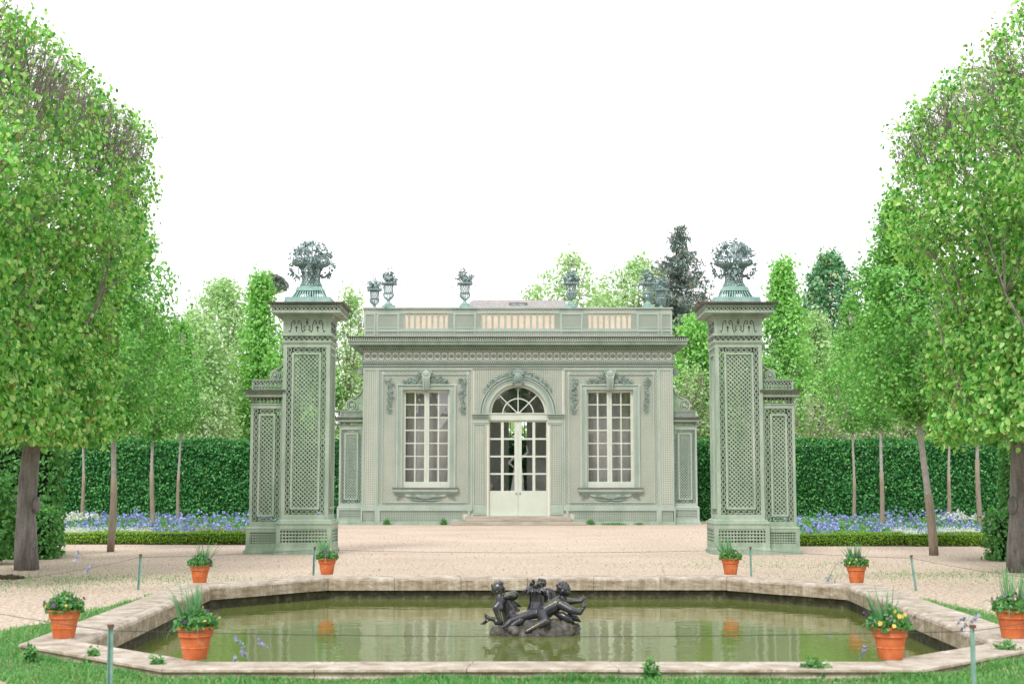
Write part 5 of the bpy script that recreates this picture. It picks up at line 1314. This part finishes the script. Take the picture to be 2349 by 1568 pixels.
# ================================================================== FLOWER BEDS
def bed(side):
    x0, x1 = (XY(100,1200,45), XY(640,1200,45)) if side < 0 else (XY(1790,1200,45), XY(2300,1200,45))
    nm = 'left' if side < 0 else 'right'; ya, yb = by+.7, 60.0
    mb = MB(Fr()); ex = 3.0*side
    lo, hi = min(x0,x0+ex*0) if side<0 else x0, x1
    xs0, xs1 = (x0-4,x1) if side < 0 else (x0,x1+4)
    mb.box(xs0,xs1,0,.02,-yb,-ya); o = mb.build('bed_soil',M_SOIL); tag(o,kind='structure')
    n = 30000; X = np.random.uniform(xs0,xs1,n); Y = ya+(yb-ya)*np.random.rand(n)**1.3; hgt = np.interp(Y,[ya,ya+1.5,ya+4,yb],[.14,.24,.36,.46]); pt = .6+.4*np.sin(X*1.9+Y*.6)*np.sin(Y*1.1)
    V1,F1 = blades(np.stack([X,Y,X*0],1), hgt*pt*1.2, .035, .45); o = np_mesh('bed_foliage',V1,F1,M_BED); tag(o,'leafy green planting between the flowers of the %s bed'%nm,'plants',kind='stuff')
    n = 20000; X = np.random.uniform(xs0,xs1,n); Y = ya+(yb-ya)*np.random.rand(n)**1.3; Z = np.interp(Y,[ya,ya+1.5,ya+4,yb],[.14,.26,.34,.44])*(.45+.55*np.random.rand(n))
    V1,F1 = leaves(np.stack([X,Y,Z],1), .09, 0); o = np_mesh('bed_leaves',V1,F1,M_BED); tag(o,'broad low leaves filling the %s flower bed'%nm,'plants',kind='stuff')
    def heads(n,xr,yr,zf,r,mat,name,label,cat,pet=9):
        X = np.random.uniform(*xr,n); Y = np.random.uniform(*yr,n); kk = .5+.5*np.sin(X*2.3+Y*1.1)*np.sin(Y*1.9-X*.7) > np.random.rand(n)*.95; X,Y = X[kk],Y[kk]; Z = zf(Y)*(1+.18*np.random.normal(size=len(X)))
        C = np.repeat(np.stack([X,Y,Z],1),pet,0); C = C+np.random.normal(size=C.shape)*r*.34; V1,F1 = leaves(C,r*.75,0,wid=.9); o = np_mesh(name,V1,F1,mat); tag(o,label,cat,kind='stuff')
    def zf(Y): return np.interp(Y,[ya,ya+1.5,ya+4,yb-6,yb],[.24,.30,.34,.38,.52])
    heads(900,(xs0,xs1),(ya+3.0,yb),zf,.12,M_BLUE,'blue_flowers','violet blue flower heads massed in the %s bed'%nm,'flowers')
    heads(380,(xs0,xs1),(ya+1.0,ya+3.2),zf,.09,M_BLUE,'small_blue_flowers','scattered small blue flowers at the front of the %s bed'%nm,'flowers')
    w0, w1 = (XY(120,1230,ya),XY(325,1230,ya)) if side < 0 else (XY(2070,1230,ya),XY(2262,1230,ya))
    heads(2600,(w0,w1),(ya+.1,ya+1.5),lambda Y: .27+0*Y+.05*(Y-ya),.035,M_WHITE,'white_flowers','drift of tiny white flowers behind the box edging of the %s bed'%nm,'flowers',4)
    w0, w1 = (XY(140,1185,55),XY(210,1185,55)) if side < 0 else (XY(2170,1190,55),XY(2270,1190,55))
    heads(300,(w0,w1),(50,57),lambda Y: .5+0*Y,.10,M_WHITE,'far_white_flowers','white flowers at the outer back of the %s bed'%nm,'flowers',6)
bed(-1); bed(1)
mb = MB(Fr()); xa, xb = XY(300,1215,46), XY(600,1215,46); mb.box(xa,xb,.021,.36,-46.6,-46.4); o = mb.build('edging_strip',M_WRAP); tag(o,'low reddish edging half hidden among the left bed planting','edging')
# ================================================================== TREES
def make_trunk(mb, pts, rads, seg=12, wob=.06):
    mb.tube(pts, rads, seg)
def lime(name_label, x, y, seedn, lowin=.85, cxo=0, zb=2.75, zt=10.1, hwx=2.05, hwy=2.6, twiggy=.62, n_cl=3100, lean=0, inner=1):
    """box-clipped lime: inner = +1 if the court lies towards +x"""
    random.seed(seedn); np.random.seed(seedn)
    t = thing('clipped_tree', name_label, 'tree', (x,y,0), 'box-clipped lime trees along the court')
    mb = MB(); r0 = .225; pts = []; rd = []
    for j in range(15):
        z = zt*.86*j/14; pts.append((.05*math.sin(z*1.3+seedn)+lean*z,.05*math.cos(z*1.1+seedn),z)); rd.append(r0*(1.12 if j == 0 else 1.0)*(1-.78*(j/14))+.0+.012*math.sin(j*2.3))
    mb.tube(pts,rd,14); mb.ball((r0*.72*inner,-.05,1.32),.12,(.8,1,1.5)); mb.ball((r0*.7*inner,-.1,.5),.10,(.8,1,1.4))
    mb.build('trunk',M_BARK,t,smooth=True)
    # clusters over the clipped shell
    def width(z): 
        f = np.clip((z-6.1)/.8,0,1); return hwx-lowin*(1-f)     # wider above
    def shell(n):
        out, nr = [], []
        A = [('f',2*hwx*(zt-zb)),('b',2*hwx*(zt-zb)*.5),('l',2*hwy*(zt-zb)),('r',2*hwy*(zt-zb)),('t',4*hwx*hwy*1.0),('u',4*hwx*hwy*.8)]; tot = sum(a for _,a in A)
        for nm,a in A:
            k = int(n*a/tot); u = np.random.uniform(-1,1,k); v = np.random.uniform(0,1,k); z = zb+(zt-zb)*v; 
            if nm in 'fb': s = -1 if nm == 'f' else 1; w = width(z); P = np.stack([u*w,np.full(k,s*hwy),z],1); N_ = np.tile((0,s,0.),(k,1))
            elif nm in 'lr': s = -1 if nm == 'l' else 1; P = np.stack([s*width(z),u*hwy,z],1); N_ = np.tile((s,0,0.),(k,1))
            elif nm == 't': P = np.stack([u*hwx,(v*2-1)*hwy,np.full(k,zt)],1); N_ = np.tile((0,0,1.),(k,1))
            else: P = np.stack([u*(hwx-lowin),(v*2-1)*hwy,np.full(k,zb)],1); N_ = np.tile((0,0,-1.),(k,1))
            out.append(P); nr.append(N_)
        return np.concatenate(out), np.concatenate(nr)
    C, N_ = shell(n_cl)
    lump = .5*np.sin(C[:,0]*2.3+seedn)*np.sin(C[:,1]*2.1+1)*np.sin(C[:,2]*1.9+.5)
    # rounded corners: pull in points near box edges
    lump2 = np.sin(C[:,0]*5.1+C[:,2]*4.3+seedn)*np.sin(C[:,1]*5.7-C[:,2]*3.9); dep = np.abs(np.random.normal(size=len(C)))*.20-.06; C = C-N_*(dep+.30*np.clip(-lump2,0,1)+.22*(lump>0.15))[:,None]
    ed = np.maximum(0,np.abs(C[:,0])/hwx-.86)*np.maximum(0,(C[:,2]-zt+.9))*3.5; C[:,2] -= ed*.6; 
    rag = np.random.rand(len(C)); topz = C[:,2] > zt-.9
    keep = ~(topz & (rag < .60)) & ~((C[:,2] > zt-2.4) & (rag < .38)) & ~(lump < -.30); C, N_ = C[keep], N_[keep]
    inn = np.random.uniform([-hwx+.8,-hwy+.6,zb+.3],[hwx-.8,hwy-.6,zt-1.0],(int(n_cl*.13),3)); C2 = np.concatenate([C,inn]); N2 = np.concatenate([N_,np.zeros_like(inn)])
    k = np.random.randint(9,21,len(C2)); rep = np.repeat(C2,k,0); nr = np.repeat(N2,k,0)
    hz = np.clip((rep[:,2]-zb)/(zt-zb),0,1); L = rep+np.random.normal(size=rep.shape)*[.10,.10,.13]
    sz = .108-.026*hz; V,Fq = leaves(L,sz,.9,nr,jitter=.4,wid=.88)
    V[:,0] += cxo; np_mesh('crown',V,Fq,M_LIME,t)
    # limbs then twigs to each cluster
    mb = MB(); limbs = []
    for j in range(26):
        z0 = random.uniform(2.4,zt*.75); a = random.uniform(0,2*PI); f = (z0/zt); p0 = Vector((lean*z0,0,z0)); L_ = random.uniform(1.2,2.2); p1 = p0+Vector((math.cos(a)*L_*.5,math.sin(a)*L_*.6,L_*.5)); p2 = p1+Vector((math.cos(a)*L_*.45,math.sin(a)*L_*.6,L_*.75))
        p2.x = max(-hwx+.5,min(hwx-.5,p2.x)); p2.z = min(p2.z,zt-.5); mb.tube([p0,p1,p2],[.06*(1.2-f),.032,.015],6); limbs += [p0.lerp(p1,.5),p1,p1.lerp(p2,.5),p2]
    LA = np.array([tuple(l) for l in limbs])
    sel = np.random.permutation(len(C))[:int(620*twiggy)]
    for i in sel:
        c = C[i]; d = np.linalg.norm((LA-c)*[1,1,.6]+[0,0,0],axis=1)+np.maximum(0,LA[:,2]-c[2]+.2)*1.5; q = LA[np.argmin(d)]; m_ = (q+c)/2+np.random.normal(size=3)*.1+[0,0,.05]; mb.tube([tuple(q),tuple(m_),tuple(c)],[.016,.011,.004],3,cap=False)
    # brush of upright bare twigs at the clipped top
    for j in range(int(900*twiggy)):
        x_, y_ = random.uniform(-hwx,hwx), random.uniform(-hwy,hwy)
        if random.random() < .4: x_ = inner*(hwx-abs(random.gauss(0,.25)))
        zt_ = zt+random.uniform(-.7,.12)-.35*max(0,abs(x_)/hwx-.85)*4; L_ = random.uniform(.5,1.3); bx_, by_ = x_*.86+random.gauss(0,.12), y_*.9+random.gauss(0,.12)
        k2 = (random.gauss(0,.07),random.gauss(0,.07)); p = [(bx_,by_,zt_-L_),((bx_+x_)/2+k2[0],(by_+y_)/2+k2[1],zt_-L_*.45),(x_,y_,zt_)]; mb.tube(p,[.0095,.007,.003],3,cap=False)
        if random.random() < .6: a = p[1]; mb.tube([a,(a[0]+random.gauss(0,.12),a[1]+random.gauss(0,.1),a[2]+random.uniform(.15,.4))],[.007,.003],3,cap=False)
    # bare side twigs poking through
    for j in range(int(300*twiggy)):
        z_ = random.uniform(zt-4.5,zt-.3); y_ = random.uniform(-hwy,hwy); w_ = float(width(np.array(z_))); e_ = (inner*(w_+random.uniform(-.1,.10)),y_,z_); mb.tube([(inner*(w_-.6),y_*.95+random.gauss(0,.1),z_-.35),(inner*(w_-.25),y_+random.gauss(0,.06),z_-.05),e_],[.014,.009,.004],3,cap=False)
    br = mb.build('branches',M_TWIG,t)
    if cxo: br.data.vertices; co_ = np.array([v.co[:] for v in br.data.vertices]); f_ = np.clip((co_[:,2]-2.2)/2.0,0,1); f_ = np.clip(np.maximum(f_*0+1,0),0,1); co_[:,0] += cxo; br.data.vertices.foreach_set('co',co_.ravel())
    return t
xl, yl_ = G(62,1306); xr_, yr_ = G(2344,1312)
lime('box-clipped lime tree with a broad grey trunk standing at the left edge of the gravel',xl,yl_,3,inner=1,hwx=1.9,hwy=2.1,zt=9.7,lowin=.66,twiggy=.5)
lime('nearer box-clipped lime tree filling the upper left corner, its trunk outside the picture',xl,yl_-4.7,4,inner=1,hwx=1.9,hwy=2.4,zt=9.7,lowin=.66,twiggy=.5)
lime('box-clipped lime tree with a broad grey trunk standing at the right edge of the gravel',xr_,yr_,5,inner=-1,hwx=1.9,hwy=2.1,zt=9.55,lowin=.80,twiggy=.4)
lime('nearer box-clipped lime tree filling the upper right corner, its trunk outside the picture',xr_,yr_-4.7,6,inner=-1,hwx=1.9,hwy=2.4,zt=9.55,lowin=.80,twiggy=.4)
def crown_pts(n_cl, kfn, zb, zt, hw, per, spread, fill=.45):
    u = np.random.rand(n_cl); z = zb+(zt-zb)*u; r = hw*kfn(u)*(fill+(1-fill)*np.random.rand(n_cl)**.5)*np.where(np.random.rand(n_cl)<.75,1,.6); a = np.random.uniform(0,2*PI,n_cl); r *= 1+.20*np.sin(a*3+z*1.2)+.15*np.sin(a*5-z*2)+.12*np.sin(a*2+z*3.1)
    C = np.stack([r*np.cos(a),r*np.sin(a),z],1); O = unit(np.stack([np.cos(a),np.sin(a),.3+0*a],1)); k = np.random.poisson(per,n_cl)+1
    rep = np.repeat(C,k,0); O = np.repeat(O,k,0); return rep+np.random.normal(size=rep.shape)*spread, O, C
PROF = {'ovate': lambda u: np.sin(PI*np.clip(u,0,1)**.62)**.8*.98+.03, 'column': lambda u: (1-u)**.72*np.clip(u*4+.3,0,1)*(1+.10*np.sin(u*31)), 'round': lambda u: np.sqrt(np.clip(1-(2*u-1)**2,0,1)), 'cone': lambda u: (1-u)**.85*np.clip(u*8+.2,0,1)+.03}
def tree(label, x, y, zb, zt, hw, prof='ovate', n_cl=700, per=9, size=.11, mat=None, name='slender_tree', trunk_r=.09, bark=None, seedn=1, spread=.14, droop=.4, wrap=False, group=None, multi=3, lean=0, cat='tree', twigs=220, fill=.45, twr=.007, twmat=None):
    random.seed(seedn); np.random.seed(seedn); mat = mat or M_MAPLE; bark = bark or M_BARKL
    t = thing(name,label,cat,(x,y,0),group); mb = MB(); H_ = zt-zb
    top = zb+H_*.9; pts = [(lean*z+.03*math.sin(z*1.4+seedn),.03*math.cos(z+seedn),z) for z in np.linspace(0,top,12)]
    mb.tube(pts,[trunk_r*(1.15 if j == 0 else 1)*(1-.85*j/11) for j in range(12)],9)
    mb.build('trunk',bark,t,smooth=True)
    if wrap:
        m2 = MB(); zz = wrap; m2.tube([(lean*z+.03*math.sin(z*1.4+seedn),.03*math.cos(z+seedn),z) for z in np.linspace(0,zz,6)],[trunk_r*(1.17-.01*j-.72*z_/top) for j,z_ in enumerate(np.linspace(0,zz,6))],9); m2.build('trunk_wrap',M_WRAP,t,smooth=True)
    P,O,C = crown_pts(n_cl,PROF[prof],zb,zt,hw,per,spread,fill); P[:,0] += lean*P[:,2]; V,Fq = leaves(P,size,droop,O); np_mesh('crown',V,Fq,mat,t)
    mb = MB(); limbs = []
    for j in range(10+multi*3):
        z0 = zb+H_*random.uniform(-.02,.55); a = random.uniform(0,2*PI); u = (z0-zb)/H_; Lr = hw*random.uniform(.45,.8)*float(PROF[prof](np.array(min(.9,max(.05,u+.25))))); rise = H_*random.uniform(.15,.3); p0 = Vector((lean*z0,0,max(z0,.3))); p1 = p0+Vector((math.cos(a)*Lr*.5,math.sin(a)*Lr*.5,rise*.55)); p2 = p1+Vector((math.cos(a)*Lr*.45,math.sin(a)*Lr*.45,rise*.8)); mb.tube([p0,p1,p2],[trunk_r*.42,trunk_r*.26,trunk_r*.1],5); limbs += [p0,p1,p2,p0.lerp(p1,.5),p1.lerp(p2,.5)]
    LA = np.array([tuple(l) for l in limbs])
    for i in np.random.permutation(len(C))[:twigs]:
        c = C[i]+[lean*C[i][2],0,0]; d = np.linalg.norm(LA-c,axis=1)+np.maximum(0,LA[:,2]-c[2])*1.5; q = LA[np.argmin(d)]; mb.tube([tuple(q),tuple((q+c)/2+np.random.normal(size=3)*.06),tuple(c)],[twr*1.6,twr,twr*.5],3,cap=False)
    mb.build('branches',twmat or bark,t); return t
GR = 'slender maples on pale trunks around the flower beds'
def at(px,Y,py=1100): return XY(px,py,Y)
def slender(px_base, py_base, pyt, pyb, Y, hwpx, label, sd, px_top=None, wrap=1.6, n=700, r=.075):
    x = XY(px_base,1180,Y); z1 = ZY(pyt,Y); z0 = ZY(pyb,Y); xt = XY(px_top or px_base,(pyt+pyb)/2,Y); ln = (xt-x)/((z0+z1)/2)
    tree(label,x,Y,z0,z1,hwpx*Y/F,'ovate',n,10,.10,M_MAPLE,seedn=sd,trunk_r=r,wrap=wrap,group=GR,lean=ln,twigs=260,spread=.115,fill=.3)
YA = G(254,1265)[1]; YA2 = G(2141,1273)[1]
slender(256,1265,430,985,YA,132,'slender maple with a leaning trunk on the gravel before the left box edging',31,272,1.9,1500,.085)
slender(2139,1273,455,960,YA2,142,'slender maple with a thick pale trunk on the gravel before the right box edging',32,2084,1.5,1700,.10)
slender(350,1200,735,1000,50,78,'slender maple rising from the left flower bed, third trunk from the left hedge',33,352,2.2,800)
slender(409,1200,745,985,58,66,'slender maple nearest the trellis pillar in the left flower bed',34,415,2.2,700,.065)
slender(124,1200,680,1000,50,75,'slender maple with brown-wrapped trunk beside the left clipped hedge',35,130,2.6,700,.10)
slender(191,1200,720,1000,58,62,'slender maple behind the left clipped tree, between the hedge and the leaning trunk',36,190,2.2,600,.07)
slender(1959,1200,690,985,58,66,'slender maple nearest the trellis pillar in the right flower bed',37,1955,2.0,800,.065)
slender(2021,1200,640,980,50,74,'slender maple rising in the middle of the right flower bed',38,2022,2.2,800)
slender(2175,1200,700,1000,58,62,'slender maple just right of the thick pale trunk in the right bed',39,2180,2.2,600,.07)
slender(2247,1200,690,1000,50,72,'slender maple beside the right clipped hedge block',40,2235,2.6,700,.085)
# trees beyond the hedge
GB = 'trees growing beyond the tall hedge'
def bg(px, pyt, pyb, Y, hwpx, prof, mat, label, sd, n=900, per=9, size=.20, name='background_tree', **k):
    tree(label,at(px,Y),Y,ZY(pyb,Y),ZY(pyt,Y),hwpx*Y/F,prof,n,per,size,mat,name=name,seedn=sd,trunk_r=k.pop('trunk_r',.16),bark=k.pop('bark',M_BARK),group=GB,spread=k.pop('spread',.28),**k)
bg(590,636,1015,79,68,'column',M_BGA,'bright green pointed tree just left of the left trellis pillar',51,900,12,.17,spread=.30)
bg(500,650,1020,86,80,'round',M_BGB,'pale green rounded tree left of the bright pointed tree',52,900,9,.20)
bg(440,735,1015,76,80,'round',M_BGB,'pale leafy tree low over the left hedge behind the slender maples',53,900,9,.18)
bg(320,700,1015,80,90,'round',M_BGB,'pale green tree behind the tall left maple',54,900,9,.2)
bg(210,690,1015,82,90,'round',M_BGA,'green tree hidden mostly by the left clipped tree',55,700,9,.22)
bg(90,700,1015,80,90,'round',M_BGB,'pale tree glimpsed under the left clipped tree',56,700,9,.22)
bg(690,760,1020,77,75,'round',M_BGA,'green tree seen through the left trellis pillar',57,900,9,.2)
bg(800,672,1010,78,62,'ovate',M_BGB,'thin brown-twigged tree between the left pillar and the pavilion',58,520,6,.16,twigs=520,twmat=M_BRTWIG,twr=.012,bark=M_BRTWIG)
bg(850,760,1010,90,70,'round',M_BGA,'green tree behind the left corner of the pavilion',59,600,9,.2)
bg(1310,588,900,92,80,'round',M_BGB,'airy pale tree over the middle right of the pavilion roof',60,420,7,.22,twigs=260,twr=.014)
bg(1225,664,900,95,34,'round',M_BGB,'small leafy treetop peeping over the slate roof',61,260,7,.2)
bg(1470,600,900,88,100,'round',M_BGB,'wide airy tree behind the two right roof urns',62,620,7,.21,twigs=300,twr=.014)
bg(1390,668,900,96,55,'round',M_BGB,'pale treetop between the two airy trees over the parapet',63,380,7,.2)
bg(1600,735,1015,77,66,'round',M_BGA,'bright green tree between the pavilion and the right pillar',64,900,9,.18)
bg(1590,850,1015,74.5,60,'round',M_BGB,'low twiggy tree over the hedge beside the right pavilion pier',65,300,5,.13,twigs=500,twmat=M_BRTWIG,twr=.013,bark=M_BRTWIG)
bg(1690,770,1015,78,70,'round',M_BGA,'green tree seen through the right trellis pillar',66,800,9,.2)
bg(1806,608,1000,76,86,'column',M_BGA,'bright green pointed tree just right of the right trellis pillar',67,1000,12,.17,spread=.30,trunk_r=.12)
bg(1915,588,1000,104,78,'round',M_BGD,'dark green chestnut tree rising behind the right slender maples',68,1100,9,.26)
bg(1880,725,1010,84,52,'ovate',M_BGB,'pale blue-green tree between the pointed tree and the slender maples',69,700,9,.18)
bg(2010,735,1015,80,80,'round',M_BGB,'pale tree behind the middle right maples',70,700,9,.2)
bg(2100,700,1015,82,80,'round',M_BGA,'green tree behind the thick pale right trunk',71,700,9,.22)
bg(2230,700,1015,80,90,'round',M_BGB,'pale tree glimpsed behind the right clipped tree',72,700,9,.22)
for i,(px,lb) in enumerate(((1860,'bare brown twiggy bush over the right hedge next to the trellis pillar'),(1960,'bare twiggy bush over the right hedge behind the slender maples'),(2070,'bare twiggy bush over the right hedge left of the thick trunk'),(470,'twiggy bush over the left hedge beside the trellis pillar'),(300,'twiggy bush over the left hedge near the leaning trunk'),(2170,'bare twiggy bush over the right hedge behind the clipped tree'))):
    bg(px,905,1080,73.5,78,'round',M_BGB,lb,80+i,170 if px > 1800 else 420,4 if px > 1800 else 7,.11 if px > 1800 else .15,name='twiggy_bush',twigs=900 if px > 1800 else 400,twmat=M_BRTWIG,twr=.011,bark=M_BRTWIG,trunk_r=.07,fill=.2)
# conifer
def conifer(px, pyt, pyb, Y, hwpx, label):
    random.seed(5); np.random.seed(5); zb, zt, hw = ZY(pyb,Y), ZY(pyt,Y), hwpx*Y/F; t = thing('conifer',label,'tree',(at(px,Y),Y,0),GB)
    mb = MB(); mb.tube([(0,0,z) for z in np.linspace(0,zt,8)],[.28*(1-.95*j/7) for j in range(8)],8); mb.build('trunk',M_TWIG,t)
    mb = MB(); Cs = []; z = zb
    while z < zt-.1:
        u = (z-zb)/(zt-zb); R_ = hw*1.6*((1-u)**1.05*(.85+.3*math.sin(z*3)*.3)+.03)
        for j in range(int(6+5*(1-u))):
            a = random.uniform(0,2*PI); L = R_*random.uniform(.6,1.12); p0 = Vector((0,0,z)); p1 = Vector((math.cos(a)*L*.6,math.sin(a)*L*.6,z-.05*L)); p2 = Vector((math.cos(a)*L,math.sin(a)*L,z+.02*L)); mb.tube([p0,p1,p2],[.03,.02,.006],3,cap=False)
            n = int(10+L*26); s_ = np.random.rand(n)**.7; P = np.stack([math.cos(a)*L*s_,math.sin(a)*L*s_,z-.10*L*s_*(1-s_)*2-np.abs(np.random.normal(size=n))*.12],1)+np.random.normal(size=(n,3))*[.14,.14,.05]; Cs.append(P)
        z += .30
    P = np.concatenate(Cs); V,Fq = leaves(P,.26,.6,wid=.32); np_mesh('needles',V,Fq,M_CONI,t); mb.build('branches',M_TWIG,t)
conifer(1566,508,790,86,104,'dark blue-green conifer rising behind the right end of the pavilion')
# far pine
def pine(px, pyt, pyb, Y, hwpx, label, sd=9):
    random.seed(sd); np.random.seed(sd); x = at(px,Y); z0, z1, hw = ZY(pyb,Y), ZY(pyt,Y), hwpx*Y/F; t = thing('pine_tree',label,'tree',(x,Y,0),GB)
    mb = MB(); mb.tube([(-1.2,0,0),(-1.0,0,z0*.6),(-.6,0,z0),(0,0,z1-.6)],[.3,.22,.16,.06],8)
    for j in range(9): a = random.uniform(0,2*PI); mb.tube([(-.5,0,z0+random.uniform(-.2,.8)),(hw*.4*math.cos(a),hw*.4*math.sin(a),z0+(z1-z0)*.5),(hw*.85*math.cos(a),hw*.85*math.sin(a),z0+(z1-z0)*random.uniform(.5,.8))],[.08,.05,.02],5)
    mb.build('trunk',M_TWIG,t); n = 4200; P = unit(np.random.normal(size=(n,3)))*(np.random.rand(n,1)**.3)*[hw,hw,(z1-z0)*.42]; P[:,2] += (z0+z1)/2+.1; P[:,2] -= (np.hypot(P[:,0],P[:,1])/hw)**2*.2; keep = np.sin(P[:,0]*2.1)*np.sin(P[:,2]*3+P[:,1]*2) > -.45; V,Fq = leaves(P[keep],.26,-.2,wid=.3); np_mesh('crown',V,Fq,M_CONI,t)
pine(616,626,682,120,38,'small dark flat-topped pine far behind the bright pointed tree')
# far wood closing the gaps
n = 26000; X = np.random.uniform(-62,62,n); Y = np.random.uniform(112,120,n); hz = 7.5+1.6*np.sin(X*.23)+1.2*np.sin(X*.61+1); Z = np.random.rand(n)*hz
V,Fq = leaves(np.stack([X,Y,Z],1),.62,.3); o = np_mesh('far_wood',V,Fq,M_BGB); tag(o,'distant band of pale green woodland low behind everything','woodland',kind='stuff')
n = 26000; X = np.random.uniform(-70,70,n); Y = np.random.uniform(-52,-44,n); hz = 13+2.5*np.sin(X*.17)+2*np.sin(X*.43+1); Z = np.random.rand(n)*hz  # unseen band of trees behind the camera, added for the panes to reflect
V,Fq = leaves(np.stack([X,Y,Z],1),1.1,.3); o = np_mesh('added_reflection_wood',V,Fq,M_BGD); tag(o,'unseen dark wood added behind the camera for the window reflections','woodland',kind='stuff')
# ================================================================== LIGHT, SKY, CAMERA
W = bpy.data.worlds.new('World'); S.world = W; W.use_nodes = True; nt = W.node_tree
bgn = nt.nodes['Background']; sk = nt.nodes.new('ShaderNodeTexSky'); sk.sky_type = 'NISHITA'; sk.sun_disc = False
SE, SRt = R(48), R(200)
sk.sun_elevation = SE; sk.sun_rotation = SRt; sk.air_density = 1.0; sk.dust_density = 4.0
hs = nt.nodes.new('ShaderNodeHueSaturation'); hs.inputs['Saturation'].default_value = .12; hs.inputs['Value'].default_value = .6
nt.links.new(sk.outputs[0], hs.inputs['Color'])
mx = nt.nodes.new('ShaderNodeMix'); mx.data_type = 'RGBA'; mx.inputs[0].default_value = .80; nt.links.new(hs.outputs[0], mx.inputs[6]); mx.inputs[7].default_value = (9.6,9.5,9.7,1)
nt.links.new(mx.outputs[2], bgn.inputs['Color']); bgn.inputs['Strength'].default_value = .12
sun = bpy.data.lights.new('sun','SUN'); sun.energy = 1.5; sun.angle = R(14); sun.color = (1,.97,.92)
so = bpy.data.objects.new('sun',sun); COL.objects.link(so)
d = Vector((math.cos(SE)*math.sin(SRt), math.cos(SE)*math.cos(SRt), math.sin(SE))); so.rotation_euler = d.to_track_quat('Z','Y').to_euler()
cam = bpy.data.cameras.new('camera'); co = bpy.data.objects.new('camera',cam); COL.objects.link(co); S.camera = co
cam.lens = 50; cam.sensor_width = 36; co.location = (0,0,H); co.rotation_euler = (R(90)+T,0,0); cam.clip_end = 3000; cam.clip_start = .1
cam.dof.use_dof = True; cam.dof.focus_distance = 48; cam.dof.aperture_fstop = 3.2
S.view_settings.view_transform = 'Standard'; S.view_settings.look = 'None'; S.view_settings.exposure = .70; S.view_settings.gamma = 1
